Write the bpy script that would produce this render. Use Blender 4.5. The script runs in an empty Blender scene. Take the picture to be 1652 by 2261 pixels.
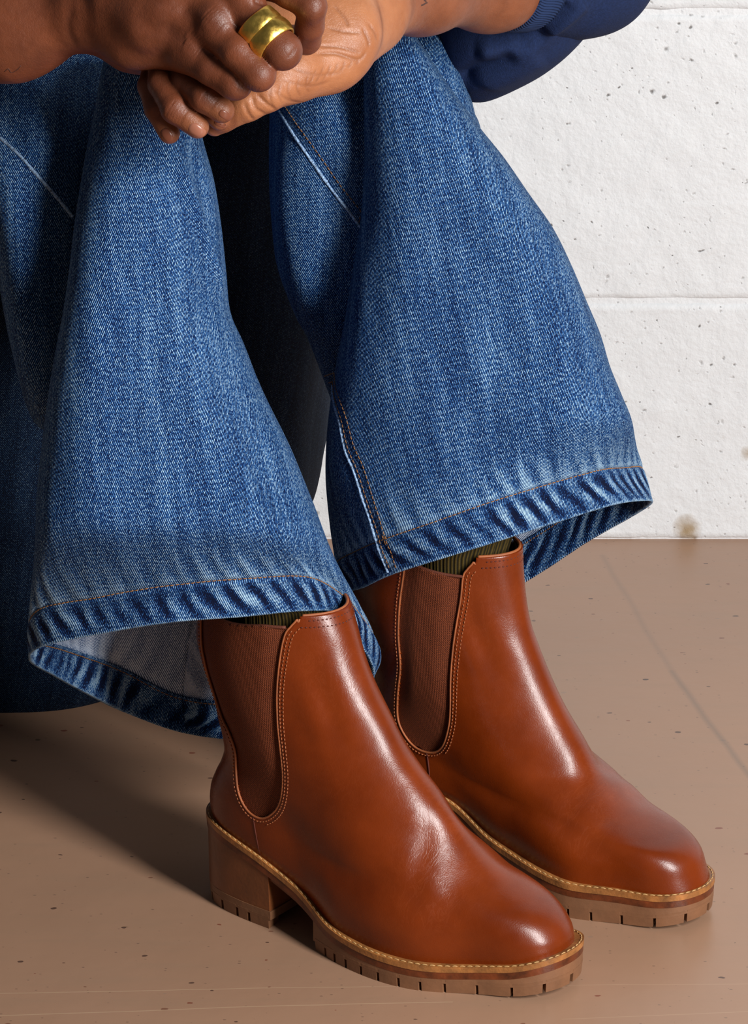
import bpy, math, random
import numpy as np
from mathutils import Vector, Matrix
PI = math.pi
SC = bpy.context.scene
COL = SC.collection

# ------------------------------------------------------------------ camera
CAM_H, PITCH, FPX = 1.12, math.radians(20.0), 8500.0
CAMLOC = np.array([0.0, 0.0, CAM_H])
cd = bpy.data.cameras.new('camera'); cam = bpy.data.objects.new('camera', cd); COL.objects.link(cam)
cam.location = CAMLOC; cam.rotation_euler = (PI/2 - PITCH, 0, 0)
cd.sensor_fit = 'VERTICAL'; cd.sensor_height = 36.0; cd.sensor_width = 36.0*1652/2261
cd.lens = FPX/2261*36.0; cd.clip_start = 0.05; cd.clip_end = 50
SC.camera = cam
# ------------------------------------------------------------------ world + light
SC.view_settings.view_transform = 'Standard'; SC.view_settings.look = 'None'
SC.view_settings.gamma = 1.0; SC.view_settings.use_curve_mapping = False
SC.view_settings.exposure = 0.0
w = bpy.data.worlds.new('world'); SC.world = w; w.use_nodes = True
w.node_tree.nodes['Background'].inputs[0].default_value = (0.95, 0.97, 1.0, 1)
w.node_tree.nodes['Background'].inputs[1].default_value = 0.06
def area(name, loc, target, size, sizey, power, color=(1,1,1)):
    l = bpy.data.lights.new(name, 'AREA'); l.shape = 'RECTANGLE'; l.size = size; l.size_y = sizey
    l.energy = power; l.color = color
    o = bpy.data.objects.new(name, l); COL.objects.link(o); o.location = loc
    d = Vector(target) - Vector(loc); o.rotation_euler = d.to_track_quat('-Z', 'Y').to_euler()
    return o
TGT = (0.0, 2.35, 0.25)
AZ, EL, DIST = math.radians(38), math.radians(25), 2.2
area('softbox_key', (TGT[0]+DIST*math.cos(EL)*math.sin(AZ), TGT[1]-DIST*math.cos(EL)*math.cos(AZ), TGT[2]+DIST*math.sin(EL)),
     TGT, 0.36, 1.30, 81, (1.0, 0.988, 0.972))

# ------------------------------------------------------------------ maths helpers (pure numpy)
def catmull(P, n, closed=False):
    """resample control points P (m,k) to n samples of a Catmull-Rom curve"""
    P = np.asarray(P, float); m = len(P)
    if closed:
        t = np.arange(n)*m/n; i = np.floor(t).astype(int); f = (t-i)[:, None]
        p0, p1, p2, p3 = P[(i-1) % m], P[i % m], P[(i+1) % m], P[(i+2) % m]
    else:
        t = np.linspace(0, m-1, n); i = np.minimum(np.floor(t).astype(int), m-2); f = (t-i)[:, None]
        Q = np.vstack([2*P[0]-P[1], P, 2*P[-1]-P[-2]])
        p0, p1, p2, p3 = Q[i], Q[i+1], Q[i+2], Q[i+3]
    return 0.5*((2*p1)+(-p0+p2)*f+(2*p0-5*p1+4*p2-p3)*f**2+(-p0+3*p1-3*p2+p3)*f**3)
def interp_smooth(x, xp, yp):
    """monotone-ish smooth (pchip) interpolation, vectorised"""
    xp = np.asarray(xp, float); yp = np.asarray(yp, float)
    h = np.diff(xp); d = np.diff(yp)/h
    m = np.zeros_like(yp); m[0] = d[0]; m[-1] = d[-1]
    s = d[:-1]*d[1:] > 0
    w1 = 2*h[1:]+h[:-1]; w2 = h[1:]+2*h[:-1]
    with np.errstate(all='ignore'):
        mm = (w1+w2)/(w1/d[:-1]+w2/d[1:])
    m[1:-1] = np.where(s, mm, 0)
    x = np.clip(x, xp[0], xp[-1]); i = np.clip(np.searchsorted(xp, x)-1, 0, len(xp)-2)
    t = (x-xp[i])/h[i]
    return ((2*t**3-3*t**2+1)*yp[i]+(t**3-2*t**2+t)*h[i]*m[i]+(-2*t**3+3*t**2)*yp[i+1]+(t**3-t**2)*h[i]*m[i+1])
def smooth01(a, b, x):
    t = np.clip((x-a)/(b-a), 0, 1); return t*t*(3-2*t)
def unproj(px, py, Y):
    """the world point at depth Y whose place in the photograph was read as (px, py)"""
    rx = (px-826.0)/FPX; ry = (1130.5-py)/FPX
    c, s = math.cos(PITCH), math.sin(PITCH)
    d = np.array([rx, c+ry*s, -s+ry*c])
    return CAMLOC + d*(Y/d[1])
def ground(px, py, z=0.0):
    rx = (px-826.0)/FPX; ry = (1130.5-py)/FPX
    c, s = math.cos(PITCH), math.sin(PITCH)
    d = np.array([rx, c+ry*s, -s+ry*c]); return CAMLOC + d*((z-CAM_H)/d[2])
_rs = np.random.RandomState(7)
_perm = _rs.permutation(256)
def vnoise(p, seed=0):
    """value noise in [-1,1], p (...,3)"""
    p = np.asarray(p, float)+seed*17.31; i = np.floor(p).astype(int); f = p-i; f = f*f*(3-2*f)
    def h(a, b, c): return _perm[(_perm[(_perm[a & 255]+b) & 255]+c) & 255]/127.5-1
    x, y, z = i[..., 0], i[..., 1], i[..., 2]; fx, fy, fz = f[..., 0], f[..., 1], f[..., 2]
    def L(a, b, t): return a+(b-a)*t
    return L(L(L(h(x, y, z), h(x+1, y, z), fx), L(h(x, y+1, z), h(x+1, y+1, z), fx), fy),
             L(L(h(x, y, z+1), h(x+1, y, z+1), fx), L(h(x, y+1, z+1), h(x+1, y+1, z+1), fx), fy), fz)

# ------------------------------------------------------------------ object helpers
def empty(name, loc=(0, 0, 0), rz=0, **props):
    o = bpy.data.objects.new(name, None); COL.objects.link(o); o.location = loc; o.rotation_euler = (0, 0, rz)
    o.empty_display_size = 0.02
    for k, v in props.items(): o[k] = v
    return o
def make(name, V, F, mat, parent=None, uv=None, attrs=None, smooth=True, **props):
    """one mesh object from arrays: V (n,3), F list/array of quads or tris, uv (n,2) per vertex, attrs {name: (n,)}"""
    me = bpy.data.meshes.new(name); V = np.asarray(V, float)
    if isinstance(F, np.ndarray):
        k = F.shape[1]; n = len(F)
        me.vertices.add(len(V)); me.vertices.foreach_set('co', V.ravel())
        me.loops.add(n*k); me.loops.foreach_set('vertex_index', F.astype(np.int32).ravel())
        me.polygons.add(n); me.polygons.foreach_set('loop_start', (np.arange(n)*k).astype(np.int32))
        me.update(calc_edges=True); me.validate()
    else:
        me.from_pydata(V.tolist(), [], [list(map(int, f)) for f in F])
    if smooth: me.polygons.foreach_set('use_smooth', np.ones(len(me.polygons), bool))
    if uv is not None:
        li = np.zeros(len(me.loops), np.int32); me.loops.foreach_get('vertex_index', li)
        l = me.uv_layers.new(name='UVMap'); l.data.foreach_set('uv', np.asarray(uv, float)[li].ravel())
    for k, a in (attrs or {}).items():
        at = me.attributes.new(k, 'FLOAT', 'POINT'); at.data.foreach_set('value', np.asarray(a, float).ravel())
    me.update()
    o = bpy.data.objects.new(name, me); COL.objects.link(o)
    if mat: me.materials.append(mat)
    if parent: o.parent = parent
    for k, v in props.items(): o[k] = v
    return o
def gridfaces(nr, nc, closed=True, flip=False):
    r = np.arange(nr-1)[:, None]; c = np.arange(nc if closed else nc-1)[None, :]; c2 = (c+1) % nc
    a = r*nc+c; b = r*nc+c2; d = (r+1)*nc+c; e = (r+1)*nc+c2
    F = np.stack([a, b, e, d], -1).reshape(-1, 4)
    return F[:, ::-1].copy() if flip else F
def norms(G, closed=True):
    """normals of a grid G (nr,nc,3)"""
    du = np.gradient(G, axis=0)
    dv = (np.roll(G, -1, 1)-np.roll(G, 1, 1))/2 if closed else np.gradient(G, axis=1)
    n = np.cross(dv, du); return n/np.maximum(np.linalg.norm(n, axis=-1, keepdims=True), 1e-12)
def tube(P, r, seg=8, closed=False, cap=True, flat=None):
    """vertices and quad faces of a tube round polyline P; flat=(normal array, factor) squashes it"""
    P = np.asarray(P, float); n = len(P); r = np.broadcast_to(r, (n,))
    T = (np.roll(P, -1, 0)-np.roll(P, 1, 0)) if closed else np.gradient(P, axis=0)
    T /= np.maximum(np.linalg.norm(T, axis=1, keepdims=True), 1e-12)
    a = np.array([0.3, 0.2, 0.93]); N = np.zeros_like(P); v = np.cross(T[0], a); v /= np.linalg.norm(v)
    for i in range(n):
        v = v-T[i]*v.dot(T[i]); v /= max(np.linalg.norm(v), 1e-9); N[i] = v
    B = np.cross(T, N); th = np.linspace(0, 2*PI, seg, endpoint=False)
    G = P[:, None]+r[:, None, None]*(np.cos(th)[None, :, None]*N[:, None]+np.sin(th)[None, :, None]*B[:, None])
    V = G.reshape(-1, 3); F = [list(f) for f in gridfaces(n, seg)]
    if closed:
        for k in range(seg): F.append([(n-1)*seg+k, (n-1)*seg+(k+1) % seg, (k+1) % seg, k])
    elif cap:
        F.append(list(range(seg))[::-1]); F.append([(n-1)*seg+k for k in range(seg)])
    return V, F
class MB:
    """collects shapes into one mesh"""
    def __init__(s): s.V = []; s.F = []; s.n = 0
    def add(s, V, F):
        s.V.append(np.asarray(V, float)); s.F += [[i+s.n for i in f] for f in F]; s.n += len(V)
    def tube(s, *a, **k): s.add(*tube(*a, **k))
    def build(s, name, mat, parent=None, smooth=True, **p):
        return make(name, np.vstack(s.V), s.F, mat, parent, smooth=smooth, **p)
def dash_line(mb, P, N, length, gap, r, lift=0.0, seg=6, sink=0.0):
    """little thread stitches along polyline P (n,3) with surface normals N"""
    P = np.asarray(P, float); N = np.asarray(N, float)
    d = np.r_[0, np.cumsum(np.linalg.norm(np.diff(P, axis=0), axis=1))]
    s = gap/2
    while s+length < d[-1]:
        q = np.linspace(s, s+length, 5)
        p = np.stack([np.interp(q, d, P[:, k]) for k in range(3)], 1); n = np.stack([np.interp(q, d, N[:, k]) for k in range(3)], 1)
        b = np.sin(np.linspace(0, PI, 5))
        p = p+n*(lift+(b[:, None]-0.5)*r*0.9-sink)
        mb.tube(p, r*(0.55+0.45*b), seg=seg); s += length+gap

# ------------------------------------------------------------------ materials
def srgb(r, g, b):
    f = lambda c: (c/255/12.92) if c/255 <= .04045 else ((c/255+.055)/1.055)**2.4
    return (f(r), f(g), f(b), 1)
class NT:
    def __init__(s, name):
        s.m = bpy.data.materials.new(name); s.m.use_nodes = True; s.t = s.m.node_tree; s.t.nodes.clear()
        s.out = s.n('ShaderNodeOutputMaterial'); s.b = s.n('ShaderNodeBsdfPrincipled'); s.l(s.b.outputs[0], s.out.inputs[0])
    def n(s, t, **k):
        o = s.t.nodes.new(t)
        for a, v in k.items():
            if a == 'i':
                for kk, vv in v.items(): s.set(o.inputs[kk], vv)
            else: setattr(o, a, v)
        return o
    def set(s, sock, v):
        if isinstance(v, bpy.types.NodeSocket): s.t.links.new(v, sock)
        else: sock.default_value = v
    def l(s, a, b): s.t.links.new(a, b)
    def coord(s, k='Object'): return s.n('ShaderNodeTexCoord').outputs[k]
    def attr(s, nm): return s.n('ShaderNodeAttribute', attribute_name=nm).outputs['Fac']
    def mapping(s, v, scale=(1, 1, 1), rot=(0, 0, 0), loc=(0, 0, 0)):
        return s.n('ShaderNodeMapping', i={0: v, 1: loc, 2: rot, 3: scale}).outputs[0]
    def noise(s, v, scale, detail=3, rough=.5, dist=0): return s.n('ShaderNodeTexNoise', i={'Vector': v, 'Scale': scale, 'Detail': detail, 'Roughness': rough, 'Distortion': dist}).outputs[0]
    def vor(s, v, scale, feature='F1', rand=1.0):
        return s.n('ShaderNodeTexVoronoi', feature=feature, i={'Vector': v, 'Scale': scale, 'Randomness': rand})
    def math(s, op, a, b=0.0, c=0.0, clamp=False):
        o = s.n('ShaderNodeMath', operation=op, use_clamp=clamp); s.set(o.inputs[0], a); s.set(o.inputs[1], b)
        if op in ('MULTIPLY_ADD', 'SMOOTH_MIN', 'SMOOTH_MAX', 'COMPARE'): s.set(o.inputs[2], c)
        return o.outputs[0]
    def vmath(s, op, a, b):
        o = s.n('ShaderNodeVectorMath', operation=op); s.set(o.inputs[0], a); s.set(o.inputs[1], b); return o
    def ramp(s, f, stops, interp='LINEAR'):
        o = s.n('ShaderNodeValToRGB'); s.l(f, o.inputs[0]); cr = o.color_ramp; cr.interpolation = interp
        while len(cr.elements) < len(stops): cr.elements.new(0.5)
        for e, (p, c) in zip(cr.elements, stops): e.position = p; e.color = c if len(c) == 4 else (*c, 1)
        return o.outputs[0]
    def g(s, x): return (x, x, x, 1)
    def mix(s, f, a, b, mode='MIX'):
        o = s.n('ShaderNodeMix', data_type='RGBA', blend_type=mode); s.set(o.inputs['Factor'], f)
        s.set(o.inputs[6], a); s.set(o.inputs[7], b); return o.outputs[2]
    def bump(s, h, strength=.3, dist=.001, prev=None):
        i = {'Strength': strength, 'Distance': dist, 'Height': h}
        if prev is not None: i['Normal'] = prev
        return s.n('ShaderNodeBump', i=i).outputs[0]
    def fin(s, color=None, rough=None, normal=None, **k):
        if color is not None: s.set(s.b.inputs['Base Color'], color)
        if rough is not None: s.set(s.b.inputs['Roughness'], rough)
        if normal is not None: s.set(s.b.inputs['Normal'], normal)
        for kk, v in k.items(): s.set(s.b.inputs[kk.replace('_', ' ')], v)
        return s.m

def mat_floor():
    t = NT('painted_concrete_floor'); c = t.coord()
    n1 = t.noise(c, 2.2, 5, .6); n2 = t.noise(t.mapping(c, (6, 40, 1)), 1.5, 4, .6)
    base = t.ramp(n1, [(.3, srgb(156, 121, 97)), (.7, srgb(168, 131, 106))])
    base = t.mix(t.math('MULTIPLY', t.ramp(n2, [(.5, t.g(0)), (.72, t.g(1))]), .25), base, srgb(150, 124, 102))
    # chips showing red-brown and black layers
    cw = t.vmath('ADD', t.mapping(c, (1, 1.6, 1)), t.n('ShaderNodeVectorMath', operation='SCALE', i={0: t.n('ShaderNodeTexNoise', i={'Vector': c, 'Scale': 160.0}).outputs[1], 3: .004}).outputs[0]).outputs[0]
    v = t.vor(cw, 62); chip = t.math('LESS_THAN', v.outputs['Distance'], t.math('MULTIPLY', t.math('SUBTRACT', t.n('ShaderNodeSeparateColor', i={0: v.outputs['Color']}).outputs[0], .52, clamp=True), .34))
    cc = t.ramp(t.n('ShaderNodeSeparateColor', i={0: v.outputs['Color']}).outputs[1], [(0, srgb(74, 52, 44)), (.45, srgb(56, 42, 38)), (.55, srgb(122, 66, 48)), (.75, srgb(116, 74, 56)), (.9, srgb(150, 122, 102))], 'CONSTANT')
    base = t.mix(t.math('MULTIPLY', chip, .85), base, cc)
    v2 = t.vor(t.mapping(c, (1, 1.8, 1), loc=(3, 1, 0)), 150); ch2 = t.math('LESS_THAN', v2.outputs['Distance'], t.math('MULTIPLY', t.math('SUBTRACT', t.n('ShaderNodeSeparateColor', i={0: v2.outputs['Color']}).outputs[0], .60, clamp=True), .42))
    base = t.mix(t.math('MULTIPLY', ch2, .6), base, srgb(92, 72, 62))
    # scratches and a filled crack, each a line on the floor
    sp = t.n('ShaderNodeSeparateXYZ', i={0: c}); X, Y = sp.outputs[0], sp.outputs[1]
    wob = t.math('MULTIPLY', t.math('SUBTRACT', t.noise(c, 9, 2), .5), .006)
    def line(p, q, wdt, fac, col, base, seg=True):
        (x0, y0), (x1, y1) = p, q; L = math.hypot(x1-x0, y1-y0); ux, uy = (x1-x0)/L, (y1-y0)/L
        d = t.math('ADD', t.math('ADD', t.math('MULTIPLY', t.math('SUBTRACT', X, x0), -uy), t.math('MULTIPLY', t.math('SUBTRACT', Y, y0), ux)), wob)
        s = t.math('ADD', t.math('MULTIPLY', t.math('SUBTRACT', X, x0), ux), t.math('MULTIPLY', t.math('SUBTRACT', Y, y0), uy))
        m = t.math('SUBTRACT', 1.0, t.math('DIVIDE', t.math('ABSOLUTE', d), wdt), clamp=True)
        ins = t.math('MULTIPLY', t.math('GREATER_THAN', s, 0.0), t.math('LESS_THAN', s, L))
        return t.mix(t.math('MULTIPLY', t.math('MULTIPLY', m, ins), fac), base, col)
    g = lambda a, b: tuple(ground(a, b)[:2])
    base = line(g(-200, 2195), g(820, 2180), .0006, .8, srgb(190, 160, 130), base)
    base = line(g(820, 2180), g(1800, 2170), .0005, .5, srgb(190, 160, 130), base)
    base = line(g(-200, 2247), g(1000, 2212), .0007, .8, srgb(190, 160, 130), base)
    base = line(g(1240, 2250), g(1750, 2228), .0005, .6, srgb(190, 160, 130), base)
    base = line(g(1330, 1225), g(1480, 1480), .004, .22, srgb(100, 92, 84), base)
    base = line(g(1480, 1480), g(1720, 1800), .004, .42, srgb(100, 92, 84), base)
    rel = t.math('ADD', t.noise(c, 24, 4), t.math('MULTIPLY', chip, -.4))
    return t.fin(base, t.ramp(n1, [(.3, t.g(.28)), (.7, t.g(.37))]), t.bump(rel, .25, .002), Specular_IOR_Level=.45)
def mat_wall():
    t = NT('white_painted_block'); c = t.coord('Object')
    wrp = t.vmath('ADD', c, t.n('ShaderNodeVectorMath', operation='SCALE', i={0: t.n('ShaderNodeTexNoise', i={'Vector': c, 'Scale': 70.0, 'Detail': 3.0}).outputs[1], 3: .012}).outputs[0]).outputs[0]
    v = t.vor(t.mapping(wrp, (1, 1, 1.25)), 92)
    r0 = t.n('ShaderNodeSeparateColor', i={0: v.outputs['Color']}).outputs[0]
    dens = t.math('MULTIPLY', t.ramp(t.noise(c, 7, 3), [(.42, t.g(.2)), (.62, t.g(1))]), .62)
    pit = t.math('SUBTRACT', 1.0, t.math('DIVIDE', v.outputs['Distance'], t.math('MAXIMUM', t.math('MULTIPLY', t.math('SUBTRACT', r0, .30, clamp=True), dens), .001)), clamp=True)
    v2 = t.vor(wrp, 190); r2 = t.n('ShaderNodeSeparateColor', i={0: v2.outputs['Color']}).outputs[0]
    pit2 = t.math('SUBTRACT', 1.0, t.math('DIVIDE', v2.outputs['Distance'], t.math('MAXIMUM', t.math('MULTIPLY', t.math('SUBTRACT', r2, .60, clamp=True), .9), .001)), clamp=True)
    col = t.ramp(t.noise(c, 3, 3), [(.3, srgb(216, 218, 220)), (.7, srgb(222, 224, 226))])
    col = t.mix(t.ramp(pit, [(.2, t.g(0)), (.6, t.g(.85))]), col, srgb(110, 106, 104))  # both pit sizes coloured grey to paint the small shadows inside them
    col = t.mix(t.ramp(pit2, [(.3, t.g(0)), (.7, t.g(.5))]), col, srgb(140, 136, 134))
    # a rusty mark at the foot of the wall
    def spot(p, r, fac, cc, col):
        d = t.vmath('DISTANCE', wrp, tuple(p)).outputs['Value']
        m = t.math('SUBTRACT', 1.0, t.math('DIVIDE', d, r), clamp=True)
        return t.mix(t.ramp(m, [(.1, t.g(0)), (.55, t.g(fac))]), col, cc)
    for (px, py, r, f) in ((1520, 1168, .017, .8), (1648, 1003, .010, .6), (1606, 970, .007, .4), (1522, 1180, .012, .8)):
        p = unproj(px, py, 3.01)+np.array([.006, 0, .006]); col = spot(p, r, f, srgb(150, 125, 88), col)
    h = t.math('SUBTRACT', t.math('ADD', t.noise(c, 60, 4, .6), t.math('MULTIPLY', t.noise(c, 190, 3, .6), .6)), t.math('ADD', t.math('MULTIPLY', pit, 1.1), t.math('MULTIPLY', pit2, .5)))
    return t.fin(col, .62, t.bump(h, .55, .0022))
def mat_leather(name='tan_leather', dark=1.0):
    t = NT(name); c = t.coord()
    n1 = t.noise(c, 22, 4, .55); n2 = t.noise(c, 130, 3, .6)
    col = t.ramp(n1, [(.25, srgb(96*dark, 34*dark, 5*dark)), (.7, srgb(121*dark, 48*dark, 12*dark))])
    cr = t.attr('crease')
    fine = t.noise(t.mapping(c, (1, 1, 1)), 900, 3, .6); peb = t.vor(c, 1250).outputs['Distance']
    sp = t.n('ShaderNodeSeparateXYZ', i={0: c})
    lines = t.noise(t.mapping(c, (150, 26, 60), rot=(0, .55, .25)), 1.0, 4, .65, 1.2)
    ln = t.math('ABSOLUTE', t.math('SUBTRACT', lines, .5))
    crk = t.math('SUBTRACT', 1.0, t.math('MULTIPLY', ln, 26.0), clamp=True)
    col = t.mix(t.math('MULTIPLY', t.math('MULTIPLY', crk, cr), .07), col, srgb(176, 92, 56))
    h = t.math('ADD', t.math('MULTIPLY', fine, .25), t.math('MULTIPLY', peb, .3))
    b1 = t.bump(h, .24, .00045)
    b2 = t.bump(t.math('MULTIPLY', t.math('MULTIPLY', crk, cr), -1.0), .16, .0002, b1)
    b3 = t.bump(n2, .05, .0015, b2)
    rg = t.ramp(n2, [(.3, t.g(.25)), (.7, t.g(.31))])
    return t.fin(col, rg, b3, Specular_IOR_Level=.38)
def mat_simple(name, col, rough=.5, metal=0, bump=0, bscale=300, var=0.0, **k):
    t = NT(name); c = t.coord(); cc = srgb(*col)
    if var:
        a = srgb(*[max(0, x*(1-var)) for x in col]); b = srgb(*[min(255, x*(1+var)) for x in col])
        cc = t.ramp(t.noise(c, k.pop('vscale', 60), 4, .6), [(.3, a), (.7, b)])
    nm = t.bump(t.noise(c, bscale, 3), bump, .001) if bump else None
    t.set(t.b.inputs['Metallic'], metal)
    return t.fin(cc, rough, nm, **k)
def mat_elastic():
    t = NT('ribbed_elastic_webbing'); uv = t.n('ShaderNodeUVMap', uv_map='UVMap').outputs[0]
    sp = t.n('ShaderNodeSeparateXYZ', i={0: uv}); U, V = sp.outputs[0], sp.outputs[1]
    a = t.math('SINE', t.math('MULTIPLY', U, 2*PI/.00125)); b = t.math('SINE', t.math('MULTIPLY', V, 2*PI/.00125))
    wv = t.math('MULTIPLY', a, b); nz = t.noise(uv, 900, 2)
    col = t.ramp(t.math('ADD', t.math('MULTIPLY', wv, .5), nz), [(.2, srgb(62, 24, 10)), (.75, srgb(112, 52, 24)), (1, srgb(148, 76, 38))])
    h = t.math('ADD', t.math('MULTIPLY', wv, .5), t.math('MULTIPLY', a, .4))
    return t.fin(col, .75, t.bump(h, .5, .0006), Specular_IOR_Level=.25)
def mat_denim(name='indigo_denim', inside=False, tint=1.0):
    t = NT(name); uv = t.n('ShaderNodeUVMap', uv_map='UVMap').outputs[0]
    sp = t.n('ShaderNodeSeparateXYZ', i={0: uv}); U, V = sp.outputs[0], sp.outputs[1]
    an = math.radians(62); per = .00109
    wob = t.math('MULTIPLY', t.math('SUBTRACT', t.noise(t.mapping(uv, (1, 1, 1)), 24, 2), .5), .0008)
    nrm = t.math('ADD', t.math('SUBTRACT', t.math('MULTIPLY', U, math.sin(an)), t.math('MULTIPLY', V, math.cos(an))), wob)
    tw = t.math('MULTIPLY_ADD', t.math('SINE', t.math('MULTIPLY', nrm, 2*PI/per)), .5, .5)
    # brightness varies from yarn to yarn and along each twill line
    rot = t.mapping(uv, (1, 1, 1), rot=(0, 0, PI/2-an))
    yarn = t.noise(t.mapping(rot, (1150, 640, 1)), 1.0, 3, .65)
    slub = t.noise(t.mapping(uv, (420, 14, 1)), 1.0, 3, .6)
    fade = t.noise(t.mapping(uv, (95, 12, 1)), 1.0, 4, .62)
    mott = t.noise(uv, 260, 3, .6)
    wear_shade = t.attr('wear_shade')
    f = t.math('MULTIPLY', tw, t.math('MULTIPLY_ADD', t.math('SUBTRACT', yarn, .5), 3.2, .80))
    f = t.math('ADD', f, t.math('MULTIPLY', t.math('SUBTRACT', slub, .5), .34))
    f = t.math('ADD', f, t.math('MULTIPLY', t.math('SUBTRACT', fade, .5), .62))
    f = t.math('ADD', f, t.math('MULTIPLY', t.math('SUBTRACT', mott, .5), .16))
    f = t.math('ADD', f, t.math('MULTIPLY', wear_shade, t.math('MULTIPLY_ADD', tw, .42, .16)))
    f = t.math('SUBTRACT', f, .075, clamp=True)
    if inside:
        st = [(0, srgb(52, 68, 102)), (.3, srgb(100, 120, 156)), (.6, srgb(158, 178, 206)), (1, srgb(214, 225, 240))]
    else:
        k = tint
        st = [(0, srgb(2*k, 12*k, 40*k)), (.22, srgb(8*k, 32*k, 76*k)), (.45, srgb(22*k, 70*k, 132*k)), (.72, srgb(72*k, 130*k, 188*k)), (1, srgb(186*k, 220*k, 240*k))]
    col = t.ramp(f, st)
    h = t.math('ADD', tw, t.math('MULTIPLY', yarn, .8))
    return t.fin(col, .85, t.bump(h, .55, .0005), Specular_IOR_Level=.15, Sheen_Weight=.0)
def mat_knit(name, col, per=.0022):
    t = NT(name); uv = t.n('ShaderNodeUVMap', uv_map='UVMap').outputs[0]
    sp = t.n('ShaderNodeSeparateXYZ', i={0: uv}); U, V = sp.outputs[0], sp.outputs[1]
    a = t.math('MULTIPLY_ADD', t.math('SINE', t.math('MULTIPLY', U, 2*PI/per)), .5, .5)
    nz = t.noise(t.mapping(uv, (600, 1500, 1)), 1.0, 2)
    c = t.ramp(t.math('MULTIPLY', a, t.math('MULTIPLY_ADD', nz, 1.0, .35)), [(0, srgb(*[x*.45 for x in col])), (.5, srgb(*col)), (1, srgb(*[min(255, x*1.5) for x in col]))])
    return t.fin(c, .8, t.bump(a, .6, .0008), Specular_IOR_Level=.2)
def mat_skin():
    t = NT('brown_skin'); c = t.coord(); pal = t.attr('palm'); kn = t.attr('knuckle')
    n1 = t.noise(c, 45, 4, .6); n2 = t.noise(c, 260, 3, .6)
    back = t.ramp(n1, [(.3, srgb(96, 50, 31)), (.7, srgb(118, 64, 40))])
    plm = t.ramp(n1, [(.3, srgb(146, 90, 57)), (.7, srgb(168, 110, 73))])
    col = t.mix(pal, back, plm)
    col = t.mix(t.math('MULTIPLY', kn, .5), col, srgb(82, 42, 28))
    v = t.vor(c, 620, 'DISTANCE_TO_EDGE').outputs['Distance']
    ed = t.ramp(v, [(0, t.g(0)), (.12, t.g(1))])
    b1 = t.bump(ed, .22, .0003); b2 = t.bump(n2, .30, .001, b1)
    rg = t.ramp(n2, [(.3, t.g(.40)), (.7, t.g(.52))])
    t.set(t.b.inputs['Subsurface Weight'], .08); t.set(t.b.inputs['Subsurface Radius'], (.006, .002, .001)); t.set(t.b.inputs['Subsurface Scale'], .5)
    return t.fin(col, rg, b2, Specular_IOR_Level=.45)
def mat_gold():
    t = NT('hammered_gold'); c = t.coord(); v = t.vor(c, 330)
    h = t.math('ADD', v.outputs['Distance'], t.noise(c, 500, 2))
    t.set(t.b.inputs['Metallic'], 1.0)
    return t.fin(srgb(240, 200, 100), t.ramp(t.noise(c, 200, 2), [(.3, t.g(.3)), (.7, t.g(.42))]), t.bump(h, .22, .0006))
M = dict(floor=mat_floor(), wall=mat_wall(), leather=mat_leather(), elastic=mat_elastic(), denim=mat_denim(), lining=mat_denim('denim_reverse', True),
    denim_shaded=mat_denim('denim_painted_shade', tint=.5),  # same denim as the legs, with the seat's shade painted into the colour
    welt=mat_simple('tan_leather_welt', (142, 92, 48), .42, bump=.3, bscale=500, var=.22, vscale=90),
    midsole=mat_simple('dark_brown_midsole', (92, 44, 20), .38, bump=.25, bscale=300, var=.3, vscale=80),
    rubber=mat_simple('brown_rubber', (120, 82, 56), .5, bump=.15, bscale=350, var=.08),
    stack=mat_simple('stacked_heel_brown', (112, 64, 34), .4, bump=.2, bscale=300, var=.12, vscale=40),
    thread_dark=mat_simple('dark_brown_thread', (84, 30, 14), .7), thread_tan=mat_simple('russet_thread', (150, 84, 46), .6),
    thread_cream=mat_simple('cream_thread', (186, 148, 96), .5), thread_gold=mat_simple('golden_brown_thread', (138, 92, 48), .6),
    edge=mat_simple('raw_leather_edge', (150, 84, 46), .6, var=.15), inner=mat_simple('boot_lining', (58, 34, 22), .8),
    sock=mat_knit('olive_gold_ribbed_knit', (58, 46, 16), .0026), sweat=mat_simple('navy_jersey', (25, 38, 70), .9, bump=.5, bscale=1100, var=.12, vscale=500, Specular_IOR_Level=.2), rib=mat_simple('navy_rib', (32, 48, 82), .9, bump=.4, bscale=900, Specular_IOR_Level=.2), nail_dark=mat_simple('fingernail_brown', (116, 66, 48), .3), binding=mat_simple('woven_binding', (92, 42, 22), .75, bump=.4, bscale=900), seam=mat_simple('worn_denim_ridge', (118, 142, 172), .9, bump=.8, bscale=900, var=.5, vscale=700), skin=mat_skin(), gold=mat_gold(),
    nail=mat_simple('fingernail', (150, 96, 76), .28), ink=mat_simple('faded_tattoo_ink', (66, 38, 30), .6))
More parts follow.
